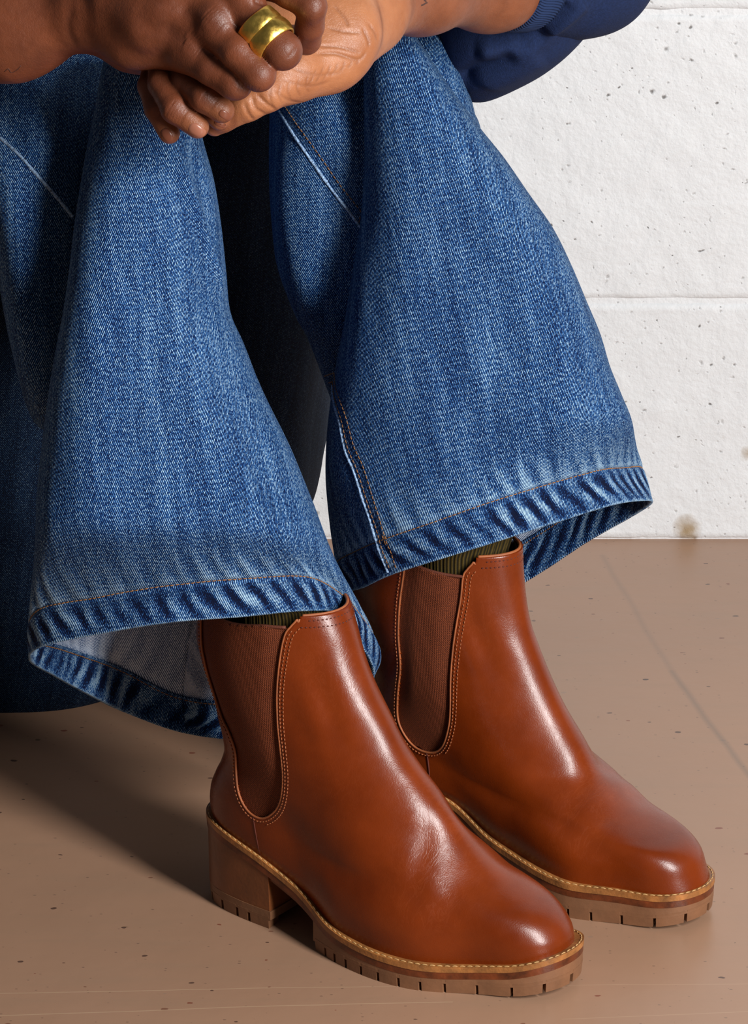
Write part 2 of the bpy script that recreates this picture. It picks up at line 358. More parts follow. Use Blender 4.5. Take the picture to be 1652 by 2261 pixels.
# ================================================================== setting
def slab(name, x0, x1, y0, y1, z0, z1, mat, parent=None, nx=2, nz=2, seed=None, amp=0.0, bev=0.003, **p):
    """a block with rounded, slightly uneven front face (front looks to -Y)"""
    xs = np.r_[x0, x0+bev, np.linspace(x0+2.2*bev, x1-2.2*bev, nx), x1-bev, x1]; zs = np.r_[z0, z0+bev, np.linspace(z0+2.2*bev, z1-2.2*bev, nz), z1-bev, z1]
    X, Z = np.meshgrid(xs, zs); d = np.minimum(np.minimum(X-x0, x1-X), np.minimum(Z-z0, z1-Z))
    rd = np.clip(1-d/bev, 0, 1); Yf = y0+bev*(1-np.sqrt(1-np.minimum(rd, .999)**2))
    if amp: Yf = Yf+amp*(vnoise(np.stack([X*40, Z*40, X*0], -1), seed)*.6+vnoise(np.stack([X*110, Z*110, X*0], -1), seed)*.4)
    G = np.stack([X, Yf, Z], -1); nr, nc = X.shape; V = G.reshape(-1, 3).tolist(); F = gridfaces(nr, nc, False).tolist()
    b = len(V); V += [(x0, y1, z0), (x1, y1, z0), (x1, y1, z1), (x0, y1, z1)]
    F.append([b, b+3, b+2, b+1])
    bot = [c for c in range(nc)]; top = [(nr-1)*nc+c for c in range(nc)]; lf = [r*nc for r in range(nr)]; rt = [r*nc+nc-1 for r in range(nr)]
    F.append([b, b+1]+bot[::-1]); F.append([b+3]+top+[b+2]); F.append([b]+lf+[b+3]); F.append([b+1, b+2]+rt[::-1])
    return make(name, V, F, mat, parent, **p)
WALL_Y = 3.01
floor = make('floor', [(-4, 0.3, 0), (4, 0.3, 0), (4, WALL_Y+.02, 0), (-4, WALL_Y+.02, 0), (-4, .3, -.05), (4, .3, -.05), (4, WALL_Y+.02, -.05), (-4, WALL_Y+.02, -.05)],
             [[0, 1, 2, 3], [7, 6, 5, 4], [0, 4, 5, 1], [2, 6, 7, 3], [1, 5, 6, 2], [0, 3, 7, 4]], M['floor'], smooth=False, kind='structure')
wall = make('wall_back', [(-4, WALL_Y+.0018, 0), (4, WALL_Y+.0018, 0), (4, WALL_Y+.0018, 2.3), (-4, WALL_Y+.0018, 2.3), (-4, WALL_Y+.2, 0), (4, WALL_Y+.2, 0), (4, WALL_Y+.2, 2.3), (-4, WALL_Y+.2, 2.3)],
            [[0, 1, 2, 3], [7, 6, 5, 4], [0, 4, 5, 1], [2, 6, 7, 3], [1, 5, 6, 2], [0, 3, 7, 4]], M['wall'], smooth=False, kind='structure')
zc = [-.02, .207, .447, .687, .927]
for r in range(4):
    for k in range(-3, 4):
        xo = .105+(.225 if r % 2 else 0)+k*.45
        if r == 3 and abs(k) > 2: continue
        near = r < 3 and 0 <= xo+.44 and xo < .5
        slab('block', xo, xo+.4475, WALL_Y, WALL_Y+.1, max(zc[r], .0)+(.0015 if r else 0), zc[r+1]-.0015, M['wall'], wall, nx=90 if near else 24, nz=50 if near else 12, seed=r*7+k+5, amp=.0013)

# ================================================================== boots
BF = np.array([(.2745, .026), (.2755, .034), (.272, .045), (.263, .0560), (.249, .0640), (.231, .0690), (.213, .0740), (.194, .0835), (.175, .0970), (.157, .1130), (.1425, .1300), (.132, .1490), (.1255, .1690), (.1215, .1900), (.1185, .2100), (.117, .2235)])
BH = np.array([(.0065, .0570), (.0035, .063), (.0015, .071), (.001, .080), (.0025, .090), (.005, .1000), (.0065, .1100), (.007, .12), (.008, .132), (.010, .145), (.011, .158), (.0115, .172), (.0115, .185), (.011, .198), (.010, .211), (.009, .220)])
_fd = np.r_[0, np.cumsum(np.linalg.norm(np.diff(BF, axis=0), axis=1))]; _fd /= _fd[-1]
_hd = np.linspace(0, 1, len(BH))
BU = [0, .15, .35, .5, .7, .85, 1]
BW_T = [0, .06, .22, .42, .60, .78, 1.0]
BW = np.array([[.0560, .0420, .0290, .0330, .0475, .0560, .0600],
               [.0580, .0435, .0310, .0345, .0490, .0580, .0610],
               [.0520, .0420, .0340, .0360, .0440, .0480, .0460],
               [.0440, .0400, .0370, .0360, .0370, .0350, .0320],
               [.0360, .0370, .0370, .0360, .0350, .0320, .0280],
               [.0330, .0350, .0360, .0355, .0345, .0320, .0285],
               [.0350, .0360, .0370, .0365, .0355, .0340, .0320]])
def yc_of(x, z):
    k = smooth01(.20, .05, z)
    return k*(.010*smooth01(.12, .275, x)-.003*np.exp(-((x-.16)/.05)**2))
ZS_X = [-.01, 0.0, .05, .09, .13, .17, .21, .25, .29]
ZS = [.0615]*9
def boot_S(a, t):
    """upper surface of the right boot: a = angle round (0 front, pi heel), t = 0 at the welt, 1 at the rim"""
    a = np.asarray(a, float); t = np.asarray(t, float)
    Fx = interp_smooth(t, _fd, BF[:, 0]); Fz = interp_smooth(t, _fd, BF[:, 1])
    Hx = interp_smooth(t, _hd, BH[:, 0]); Hz = interp_smooth(t, _hd, BH[:, 1])
    u = (1+np.cos(a))/2
    Wt = [interp_smooth(t, BW_T, BW[:, k]) for k in range(len(BU))]
    i = np.clip(np.searchsorted(BU, u)-1, 0, len(BU)-2); Wt = np.stack(Wt)
    bu = np.array(BU); idx = tuple(np.indices(u.shape))
    # cubic in u through the width table
    m = np.zeros_like(Wt); 
    for k in range(len(BU)):
        k0, k1 = max(k-1, 0), min(k+1, len(BU)-1); m[k] = (Wt[k1]-Wt[k0])/(bu[k1]-bu[k0])
    h = bu[i+1]-bu[i]; f = (u-bu[i])/h
    w0, w1, m0, m1 = Wt[(i,)+idx], Wt[(i+1,)+idx], m[(i,)+idx]*h, m[(i+1,)+idx]*h
    B = (2*f**3-3*f**2+1)*w0+(f**3-2*f**2+f)*m0+(-2*f**3+3*f**2)*w1+(f**3-f**2)*m1
    x = Hx+(Fx-Hx)*u; z = Hz+(Fz-Hz)*u
    z = z+np.clip(1-t/.3, 0, 1)**2*(zsole(x)-(BH[0, 1]+(BF[0, 1]-BH[0, 1])*(x-BH[0, 0])/(BF[0, 0]-BH[0, 0])))
    y = np.sin(a)*B
    return np.stack([x, y+yc_of(x, z), z], -1)
def hull_w(x, x0=0.0065, x1=.2745):
    """half width and centre line of the last at the feather edge"""
    u = np.clip((x-x0)/(x1-x0), 0, 1); a = np.arccos(2*u-1); p = boot_S(a, np.zeros_like(a)); c = yc_of(x, .03+0*x)
    return p[..., 1]-yc_of(p[..., 0], p[..., 2]), c
def zsole(x): return interp_smooth(x, ZS_X, ZS)
def zgrd(x): return interp_smooth(x, [.0, .21, .25, .29], [0, 0, .0015, .0075])
def sole_outline(n, margin, xa=None, xb=None):
    """x, half width, centre along the sole grown by margin; dense at both ends"""
    x0, x1 = .0065-margin, .2745+margin
    a = xa if xa is not None else x0; b = xb if xb is not None else x1
    f = np.linspace(0, 1, n)
    if xa is None and xb is None: f = (1-np.cos(PI*f))/2
    elif xb is not None: f = 1-np.cos(PI/2*f)
    else: f = np.sin(PI/2*f)
    x = a+(b-a)*f; u = np.clip((x-x0)/(x1-x0), 0, 1)
    xl = .0065+(.2745-.0065)*u; h, c = hull_w(xl)
    w = h*(1+margin/.045)+margin*.15*np.sqrt(np.clip(4*u*(1-u), 0, 1)); return x, np.maximum(w, 1e-5), yc_of(x, .03+0*x)
def strip_solid(x, w0, c, ztop, zbot, w1=None):
    """closed solid between two heights; w0 half width at the top, w1 at the bottom"""
    w1 = w0 if w1 is None else w1
    G = np.stack([np.stack([x, c+w0, ztop], -1), np.stack([x, c-w0, ztop], -1), np.stack([x, c-w1, zbot], -1), np.stack([x, c+w1, zbot], -1)], 1)
    n = len(x); V = G.reshape(-1, 3); F = gridfaces(n, 4).tolist(); F = [f[::-1] for f in F]
    F.append([0, 1, 2, 3]); F.append([(n-1)*4+3, (n-1)*4+2, (n-1)*4+1, (n-1)*4]); return V, F
# the opening for the elastic in side view (x, z)
GUSC = None
def poly_sd(P, x, z):
    """signed distance (negative inside) to polygon P in the side view"""
    a = P; b = np.roll(P, -1, 0); d = np.full(x.shape, 1e9); ins = np.zeros(x.shape, bool)
    for (ax, az), (bx, bz) in zip(a, b):
        ex, ez = bx-ax, bz-az; L = ex*ex+ez*ez+1e-18; k = np.clip(((x-ax)*ex+(z-az)*ez)/L, 0, 1)
        d = np.minimum(d, (x-ax-k*ex)**2+(z-az-k*ez)**2)
        cr = (az > z) != (bz > z)
        with np.errstate(all='ignore'): ins ^= cr & (x < ax+(z-az)*ex/(ez if ez else 1e-12))
    d = np.sqrt(d); return np.where(ins, -d, d)
def gus_f(p): return poly_sd(GUSC[::3], p[..., 0], p[..., 2])
def boot_grid():
    na, nt = 216, 190
    a = np.linspace(0, 2*PI, na, endpoint=False)[None, :].repeat(nt, 0); t = np.linspace(0, 1, nt)[:, None].repeat(na, 1)
    f = gus_f(boot_S(a, t)); near = np.abs(f) < .00085; near[0] = False
    A, T = a[near], t[near]
    for _ in range(3):
        f0 = gus_f(boot_S(A, T)); ga = (gus_f(boot_S(A+1e-3, T))-f0)/1e-3*1.0; gt = (gus_f(boot_S(A, T+1e-3))-f0)/1e-3
        # metric: one radian is about 45 mm, one t is about 300 mm
        ma, mt = .045, .25; q = (ga/ma)**2+(gt/mt)**2+1e-9
        A = A-np.clip(f0*(ga/ma)/q/ma, -.02, .02); T = T-np.clip(f0*(gt/mt)/q/mt, -.004, .004); T = np.minimum(T, 1.0)
    a2, t2 = a.copy(), t.copy(); a2[near], t2[near] = A, T
    G = boot_S(a2, t2); return a2, t2, G, gus_f(G), near
def boot_solve(x, z, side):
    """surface point and outward normal whose side view is (x, z) on the lateral (-1) or medial (+1) side"""
    x = np.asarray(x, float); z = np.asarray(z, float); t = np.clip((z-.05)/.17, .05, .95); u = np.full_like(x, .4)
    def xz(u, t):
        Fx = interp_smooth(t, _fd, BF[:, 0]); Fz = interp_smooth(t, _fd, BF[:, 1]); Hx = interp_smooth(t, _hd, BH[:, 0]); Hz = interp_smooth(t, _hd, BH[:, 1])
        return Hx+(Fx-Hx)*u, Hz+(Fz-Hz)*u
    for _ in range(25):
        X, Z = xz(u, t); e = 1e-4; Xu, Zu = xz(u+e, t); Xt, Zt = xz(u, t+e)
        a_, b_, c_, d_ = (Xu-X)/e, (Xt-X)/e, (Zu-Z)/e, (Zt-Z)/e; D = a_*d_-b_*c_; D = np.where(np.abs(D) < 1e-6, 1e-6, D)
        rx, rz = x-X, z-Z; u = np.clip(u+np.clip((rx*d_-rz*b_)/D, -.1, .1), .001, .999); t = np.clip(t+np.clip((a_*rz-c_*rx)/D, -.08, .08), 0, 1)
    a = np.arccos(2*u-1); a = a if side > 0 else 2*PI-a
    for _ in range(6):                                   # the feather edge is bent, so correct the height
        q = boot_S(a, t); t = np.clip(t+(z-q[..., 2])/.22, 0, 1); ca = np.clip(np.cos(a)+(x-q[..., 0])/.06, -.998, .998); a = np.arccos(ca) if side > 0 else 2*PI-np.arccos(ca)
    p = boot_S(a, t); e = 1e-3
    n = np.cross(boot_S(a+e, t)-p, boot_S(a, np.minimum(t+e, 1))-boot_S(a, np.minimum(t+e, 1)-e)); n /= np.maximum(np.linalg.norm(n, axis=-1, keepdims=True), 1e-12)
    s = np.sign(n[..., 1:2])*side; return p, n*np.where(s == 0, 1, s)
LEATHER_T = .0016
def sharp(o, deg=40):
    o.data.set_sharp_from_angle(angle=math.radians(deg)); return o
def build_boot(loc, yaw, right, label, spec):
    global ZS, GUSC
    BF[:] = spec['F']; BH[:, 0] = spec['H']; BW[:2] = spec['W']; ZS[:] = [spec['Z'][0]+.0005]+spec['Z']; GUSC = catmull(np.array(spec['G']), 220)
    a2, t2, G, f, near = boot_grid()
    root = empty('ankle_boot', loc, yaw, label=label, category='boot', group='pair of tan leather ankle boots')
    my = 1.0 if right else -1.0
    def fx(V): V = np.array(V, float).copy(); V[..., 1] *= my; return V
    def part(name, V, F, mat, parent=root, **k):
        F = np.array(F) if isinstance(F, np.ndarray) else F
        if not right: F = F[:, ::-1].copy() if isinstance(F, np.ndarray) else [list(q)[::-1] for q in F]
        return make(name, fx(V), F, mat, parent, **k)
    def mbpart(mb, name, mat, parent=root, **k): return part(name, np.vstack(mb.V), mb.F, mat, parent, **k)
    nr, nc = G.shape[:2]; V = G.reshape(-1, 3); F = gridfaces(nr, nc)
    ctr = V[F].mean(1); ff = gus_f(ctr)
    # orientation: make normals point outwards
    N = norms(G); rad = G-G.mean(1, keepdims=True); flip = (N*rad).sum(-1).mean() < 0
    if flip: N = -N; F = F[:, ::-1]
    # ---- leather
    lf = F[ff > 0]; 
    x, y, z = V[:, 0], V[:, 1], V[:, 2]
    cre = np.exp(-((x-.195+.25*(z-.07))/.022)**2)*smooth01(.03, .05, z)*smooth01(.045, .0, np.abs(y)*0)+0
    cre = np.maximum(cre, .9*np.exp(-((x-.110)/.022)**2-((z-.185)/.035)**2)); cre = np.maximum(cre, .5*np.exp(-((x-.125)/.03)**2-((z-.115)/.03)**2))
    # gentle hollows and rolls where the foot bends
    Nf = N.reshape(-1, 3)
    dz = -.0016*np.exp(-((x-.212+.15*(z-.06))/.012)**2)*smooth01(.04, .062, z)-.0009*np.exp(-((x-.186+.2*(z-.08))/.006)**2)*smooth01(.045, .07, z)
    dz += .0008*np.sin((x*.9+z*.55+y*.3*my)*230)*np.exp(-((x-.112)/.016)**2-((z-.165)/.03)**2)
    dz += .0005*vnoise(V*np.array([26, 26, 26]), 3)
    dz *= smooth01(0.0, .006, gus_f(V))
    Vl = V+Nf*dz[:, None]
    up = part('leather_upper', Vl+Nf*0, lf, M['leather'], attrs={'crease': cre})
    used = np.unique(lf); 
    md = up.modifiers.new('thickness', 'SOLIDIFY'); md.thickness = LEATHER_T; md.offset = 1.0; md.use_rim = True; md.use_quality_normals = True
    # ---- elastic gussets, one each side
    te = .2145
    for side in (-1, 1):
        ztop = te+spec['tilt']*(ctr[:, 0]-.08)-.003*np.sin(PI*np.clip((ctr[:, 0]-GUSC[:, 0].min())/.06, 0, 1))
        s = (ff < .004) & (ctr[:, 2] < ztop) & (np.sign(ctr[:, 1]-.0) == side) & (ctr[:, 0] > GUSC[:, 0].min()-.004)
        ef = F[s]; ids = np.unique(ef); mp = -np.ones(len(V), int); mp[ids] = np.arange(len(ids))
        Ve = V[ids]+Nf[ids]*(.0002-.0016*(np.abs(np.sin(V[ids, 2:3]*1.0))*0))
        bul = .0022*smooth01(.0, .014, -gus_f(V[ids]))*smooth01(.10, .13, V[ids, 2]); Ve = Ve+Nf[ids]*(bul-.0004)[:, None]
        uv = np.stack([V[ids, 0]+.08*V[ids, 2], V[ids, 2]], 1)
        e = part('elastic_panel', Ve, mp[ef], M['elastic'], uv=uv)
        mod = e.modifiers.new('thickness', 'SOLIDIFY'); mod.thickness = .0012; mod.offset = -1
        ex = np.linspace(GUSC[:, 0].min()-.002, np.interp(.205, GUSC[120:200, 1], GUSC[120:200, 0])+.001, 40); ez = te+spec['tilt']*(ex-.08)-.003*np.sin(PI*np.clip((ex-GUSC[:, 0].min())/.06, 0, 1))
        ep, en = boot_solve(ex, ez, side); mbe = MB(); mbe.tube(ep+en*.0008, .0011, seg=8); mbpart(mbe, 'elastic_binding', M['binding'])
        # raw edge and stitching that follow the opening
        mb1, mb2 = MB(), MB()
        for off, mb, r in ((.0022, mb1, .00042), (.0046, mb1, .00042)):
            P = GUSC.copy(); T = np.gradient(P, axis=0); T /= np.linalg.norm(T, axis=1, keepdims=True)
            Q = P+np.stack([T[:, 1]*-1, T[:, 0]], 1)*off*(-1)
            if off > .004: Q = Q[(np.arange(len(Q)) > 110)]
            Q = Q[(Q[:, 1] < .2150)]
            p, n = boot_solve(Q[:, 0], Q[:, 1], side); dash_line(mb, p, n, .0017, .0009, r, lift=LEATHER_T+.0001)
        mbpart(mb1, 'stitching', M['thread_tan'] if side < 0 else M['thread_tan'], kind='stuff')
        P = GUSC[GUSC[:, 1] < .2205]; p, n = boot_solve(P[:, 0], P[:, 1], side); mb2.tube(p+n*(LEATHER_T*.75), .00075, seg=8)
        mbpart(mb2, 'folded_edge', M['edge'])
        # side seam below the gusset
        mb3 = MB(); q = np.linspace(GUSC[:, 1].min()-.0005, float(zsole(.06))+.0012, 14); p, n = boot_solve(spec['seam']+.005*(q-.08)/-.03, q, side); mb3.tube(p+n*(LEATHER_T*.92), .0005, seg=6); mbpart(mb3, 'side_seam', M['thread_dark'])
    # ---- rim of the front tab: two stitch rows
    mb = MB(); aa = np.linspace(-1.02, 1.02, 90)
    for tt in (.988, .972):
        tt_ = np.full_like(aa, tt); p = boot_S(aa, tt_); keep = gus_f(p) > .004; e = 1e-3
        n = np.cross(boot_S(aa+e, tt_)-p, boot_S(aa, tt_+e)-p); n /= np.linalg.norm(n, axis=1, keepdims=True); n *= np.sign((n*(p-np.array([.06, 0, 0]))).sum(1))[:, None]
        dash_line(mb, p[keep], n[keep], .0016, .0011, .0005, lift=LEATHER_T)
    mbpart(mb, 'stitching', M['thread_dark'], kind='stuff')
    mb = MB(); keep = gus_f(boot_S(aa, np.ones_like(aa))) > .001; p = boot_S(aa, np.ones_like(aa))[keep]; mb.tube(p+np.array([0, 0, .0002]), .0011, seg=8); mbpart(mb, 'rim_edge', M['edge'])
    # ---- lining
    k0 = 95; Gi = (G-N*.0022)[k0:]; Gi[..., 2] = np.minimum(Gi[..., 2], np.where(gus_f(Gi) < .003, .2055, 9)); li = part('lining', Gi.reshape(-1, 3), gridfaces(nr-k0, nc)[:, ::1 if flip else -1].copy(), M['inner'])
    # ---- welt, midsole, heel, outsole
    def solid(name, mat, n, margin, zt, zb, xa=None, xb=None, m2=None, parent=root, bevel=.0006):
        x, w, c = sole_outline(n, margin, xa, xb); w1 = sole_outline(n, m2, xa, xb)[1] if m2 is not None else None
        V_, F_ = strip_solid(x, w, c, zt(x), zb(x), w1); o = part(name, V_, F_, mat, parent); sharp(o, 35)
        b = o.modifiers.new('bevel', 'BEVEL'); b.width = bevel; b.segments = 2; b.limit_method = 'ANGLE'; b.angle_limit = math.radians(50); return o
    solid('welt', M['welt'], 150, .0062, lambda x: zsole(x)+.0012, lambda x: zsole(x)-.0026, bevel=.0011)
    solid('midsole', M['midsole'], 150, .0058, lambda x: zsole(x)-.0024, lambda x: zsole(x)-.0074, bevel=.0008)
    XB = .071
    solid('heel_block', M['stack'], 60, .0050, lambda x: zsole(x)-.0072, lambda x: 0*x+.0125, xb=XB, m2=.0035)
    heel = solid('heel_rubber', M['rubber'], 60, .0042, lambda x: 0*x+.0128, lambda x: 0*x+.0068, xb=XB+.0012)
    x0r = .112
    plate = solid('outsole', M['rubber'], 120, .0056, lambda x: zsole(x)-.0072, lambda x: np.minimum(zgrd(x)+.0065+.02*smooth01(.122, .108, x)*0, zsole(x)-.0085), xa=x0r)
    shank = solid('shank', M['stack'], 40, .0030, lambda x: zsole(x)-.0070, lambda x: zsole(x)-.0110, xa=None, xb=.135)
    # lugs: blocks cut from the edge of the outsole
    def lugs(parent, margin, xlo, xhi, widths, gap, top, depth, closed_toe):
        x, w_, c = sole_outline(400, margin)
        L = np.stack([x, c+w_], 1); R = np.stack([x, c-w_], 1)
        if closed_toe: m = x >= xlo; path = np.vstack([R[m], L[m][::-1][1:]])       # lateral waist -> toe -> medial waist
        else: m = x <= xhi; path = np.vstack([R[m][::-1], L[m][1:]])                # lateral breast -> heel back -> medial breast
        d = np.r_[0, np.cumsum(np.linalg.norm(np.diff(path, axis=0), axis=1))]
        cen = np.array([np.interp(.5, [0, 1], [xlo+.01, xhi-.03]), 0]) if closed_toe else np.array([(xlo+xhi)/2+.006, 0])
        s = 0; k = 0; tot = d[-1]; half = tot/2; seq = []
        while s < half-.001: wd = widths[min(k, len(widths)-1)]; seq.append((s, min(s+wd, half+.004))); s += wd+gap; k += 1
        seq = seq+[(tot-b, tot-a) for a, b in reversed(seq) if b < half-.001]
        for (a_, b_) in seq:
            q = np.linspace(a_, b_, 6); P = np.stack([np.interp(q, d, path[:, 0]), np.interp(q, d, path[:, 1])], 1)
            spine = np.clip(P[:, 0], xlo+.02, xhi-.038) if closed_toe else np.clip(P[:, 0], xlo+.03, xhi-.004)
            C = np.stack([spine, yc_of(spine, .03)], 1); D = C-P; D /= np.maximum(np.linalg.norm(D, axis=1, keepdims=True), 1e-9)
            O = P; I = P+D*depth
            zb = zgrd(P[:, 0]) if closed_toe else 0*P[:, 0]
            col = lambda Q, z: np.column_stack([Q, z])
            Oi = O+D*.0008
            G4 = np.stack([col(O, zb+top), col(I, zb+top), col(I, zb), col(Oi, zb)], 1); n_ = len(P)
            Fv = gridfaces(n_, 4).tolist()+[[0, 1, 2, 3][::-1], [(n_-1)*4+i_ for i_ in range(4)]]
            sharp(part('lug', G4.reshape(-1, 3), [q_[::-1] for q_ in Fv], M['rubber'], parent), 35)
    lugs(plate, .00575, x0r+.001, .285, [.0105, .0080, .0085, .0115, .0118, .0130, .0125, .0135, .0185, .0205, .019], .0022, .0088, .016, True)
    lugs(heel, .00435, 0, XB, [.016, .0085, .0125, .0125, .0125], .0025, .0086, .013, False)
    # welt stitches
    x, w_, c = sole_outline(300, .0046); P = np.vstack([np.stack([x, c-w_, zsole(x)+.0012], 1), np.stack([x, c+w_, zsole(x)+.0012], 1)[::-1]])
    mb = MB(); dash_line(mb, P, np.tile([0, 0, 1.0], (len(P), 1)), .0038, .0010, .00042, lift=.0001); mbpart(mb, 'welt_stitching', M['thread_cream'], kind='stuff')
    return root
SPEC_NEAR = dict(F=[[0.2731, 0.0262], [0.2721, 0.0336], [0.2674, 0.0424], [0.2584, 0.0504], [0.2457, 0.0558], [0.2292, 0.0624], [0.2128, 0.0735], [0.1968, 0.0882], [0.1822, 0.106], [0.1661, 0.1219], [0.152, 0.1366], [0.1406, 0.1528], [0.1291, 0.1699], [0.1192, 0.1896], [0.1113, 0.209], [0.105, 0.2222]],
    H=[0.0067, 0.005, 0.0043, 0.0053, 0.0092, 0.0144, 0.0172, 0.0154, 0.0113, 0.008, 0.0028, -0.0032, -0.0062, -0.0042, 0.0003, 0.0048],
    W=[[0.0528, 0.0398, 0.0336, 0.0415, 0.0510, 0.0480, 0.0615], [0.0547, 0.0412, 0.0359, 0.0434, 0.0525, 0.0496, 0.0625]],
    Z=[0.0615, 0.0526, 0.039, 0.0216, 0.018, 0.017, 0.0208, 0.0311], seam=.058, tilt=.03,
    G=[(0.0095, 0.3), (0.0095, 0.222), (0.0095, 0.205), (0.0105, 0.19), (0.012, 0.176), (0.015, 0.158), (0.024, 0.14), (0.035, 0.13), (0.0415, 0.118), (0.042, 0.104), (0.0455, 0.09), (0.054, 0.08), (0.0655, 0.078), (0.077, 0.0865), (0.084, 0.099), (0.086, 0.115), (0.084, 0.134), (0.0815, 0.151), (0.08, 0.173), (0.0812, 0.194), (0.0835, 0.2095), (0.0865, 0.2155), (0.0890, 0.2195), (0.0910, 0.2260), (0.0935, 0.3)])
SPEC_FAR = dict(F=[[0.2762, 0.0258], [0.2731, 0.0337], [0.2692, 0.0430], [0.2600, 0.0500], [0.2465, 0.0530], [0.2290, 0.0575], [0.2095, 0.0660], [0.1902, 0.0773], [0.1744, 0.0963], [0.1596, 0.1156], [0.1484, 0.1341], [0.1394, 0.1522], [0.1317, 0.1706], [0.1268, 0.1909], [0.124, 0.2107], [0.1227, 0.2241]],
    H=[0.0099, 0.0068, 0.0048, 0.0043, 0.0075, 0.0132, 0.0164, 0.0151, 0.0118, 0.0089, 0.0035, -0.0033, -0.0068, -0.0058, -0.0033, -0.0009],
    W=[[0.0529, 0.0407, 0.0327, 0.0408, 0.0515, 0.0465, 0.0600], [0.0548, 0.0422, 0.035, 0.0427, 0.0535, 0.0480, 0.0610]],
    Z=[0.0566, 0.0552, 0.0486, 0.0318, 0.0256, 0.0231, 0.0233, 0.0259], seam=.075, tilt=-.15,
    G=[(0.0585, 0.3), (0.059, 0.222), (0.0585, 0.208), (0.055, 0.185), (0.0538, 0.1615), (0.055, 0.1385), (0.0512, 0.1133), (0.0515, 0.097), (0.06, 0.085), (0.07, 0.08), (0.0813, 0.0815), (0.09, 0.09), (0.0945, 0.104), (0.0955, 0.1184), (0.0947, 0.1443), (0.0952, 0.1692), (0.0978, 0.1947), (0.099, 0.21), (0.1015, 0.2155), (0.1045, 0.2200), (0.1065, 0.2270), (0.109, 0.3)])
BOOT1 = build_boot((-.1065, 2.3465, 0), -.6243, True, 'nearer tan leather ankle boot, its whole heel in view, at lower left', SPEC_NEAR)
BOOT2 = build_boot((-.008, 2.4540, 0), -.5911, False, 'further tan leather ankle boot behind the other, its heel hidden, nearer the white wall', SPEC_FAR)
# ================================================================== jeans
from mathutils.bvhtree import BVHTree
def ring_pts(py, L, R, Y, b, tz=0.0, p=1.0, dpy=0.0, n=16, bb=None, YL=0, YR=0):
    """16 control points of one horizontal section of a trouser leg; starts at the left side, then front, right side, back"""
    l = unproj(L, py-dpy, Y+YL); r = unproj(R, py+dpy, Y+YR); c = (l+r)/2; h = (r-l)/2; out = []
    for k in range(n):
        th = 2*PI*k/n; ct, st = math.cos(th), math.sin(th)
        ct = math.copysign(abs(ct)**(p*.86), ct); st2 = math.copysign(abs(st)**(p*.72), st)
        d = b if st > 0 else (bb or b)
        out.append(c-h*ct+np.array([0, -d, tz])*st2)
    return np.array(out)
def ring_free(front, back, n=16):
    f = catmull(np.array([unproj(*q) for q in front]), 60); g = catmull(np.array([unproj(*q) for q in back]), 60)
    def res(P, m, end):
        d = np.r_[0, np.cumsum(np.linalg.norm(np.diff(P, axis=0), axis=1))]; q = np.linspace(0, d[-1], m+1)[:None if end else -1]
        return np.stack([np.interp(q, d, P[:, k]) for k in range(3)], 1)
    return np.vstack([res(f, n//2, False), res(g, n//2, False)])
def loft_rings(rings, nv, ns, vpos=None):
    """rings bottom to top -> grid (nv, ns+1, 3), opened at the back so that the cloth runs on without a break in front"""
    R = np.array(rings)                                   # (m,16,3)
    D = np.stack([catmull(r, ns, closed=True) for r in R])  # (m,ns,3)
    m = len(rings); t = np.linspace(0, m-1, nv) if vpos is None else vpos
    i = np.minimum(np.floor(t).astype(int), m-2); f = (t-i)[:, None, None]
    E = np.concatenate([2*D[:1]-D[1:2], D, 2*D[-1:]-D[-2:-1]]); p0, p1, p2, p3 = E[i], E[i+1], E[i+2], E[i+3]
    G = 0.5*((2*p1)+(-p0+p2)*f+(2*p0-5*p1+4*p2-p3)*f**2+(-p0+3*p1-3*p2+p3)*f**3)
    k = int(ns*.75); G = np.roll(G, -k, axis=1); return np.concatenate([G, G[:, :1]], 1), t
def cloth_uv(G):
    d = np.linalg.norm(np.diff(G, axis=1), axis=2); u = np.concatenate([np.zeros((len(G), 1)), np.cumsum(d, 1)], 1)
    c = G.shape[1]//2; k0, k1 = int(len(G)*.12), int(len(G)*.9); a = G[k1].mean(0)-G[k0].mean(0); a /= np.linalg.norm(a)
    if a[2] < 0: a = -a
    D = np.diff(G, axis=1); D = D-(D@a)[..., None]*a; d = np.linalg.norm(D, axis=2)     # unroll the cloth round its axis
    u = np.concatenate([np.zeros((len(G), 1)), np.cumsum(d, 1)], 1); X = np.array([1.0, 0, 0]); X = X-a*X.dot(a); X /= np.linalg.norm(X); u = u-u[:, c:c+1]+(G[:, c]@X)[:, None]
    return np.stack([u, G@a], -1)
def out_normals(G):
    N = norms(G, False); N[:, 0] = N[:, -1] = (N[:, 0]+N[:, -1]); N /= np.maximum(np.linalg.norm(N, axis=-1, keepdims=True), 1e-9)
    r = G-G.mean(1, keepdims=True); return N if (N*r).sum(-1).mean() > 0 else -N
def bvh_of(*grids):
    V = []; F = []; n = 0
    for G in grids:
        a = G.reshape(-1, 3); V += a.tolist(); F += (gridfaces(G.shape[0], G.shape[1], False)+n).tolist(); n += len(a)
    return BVHTree.FromPolygons(V, F)
def on_cloth(bvh, pts, n=40):
    """points of the photograph's seam lines laid onto the modelled cloth: positions and outward normals"""
    P = catmull(np.array(pts, float), n); out = []; nn = []
    for px, py in P:
        d = unproj(px, py, 2.4)-CAMLOC; hit = bvh.ray_cast(Vector(CAMLOC), Vector(d).normalized())
        if hit[0] is None: continue
        q = np.array(hit[0]); m = np.array(hit[1]); m = m if m.dot(d) < 0 else -m; out.append(q); nn.append(m)
    return np.array(out), np.array(nn)
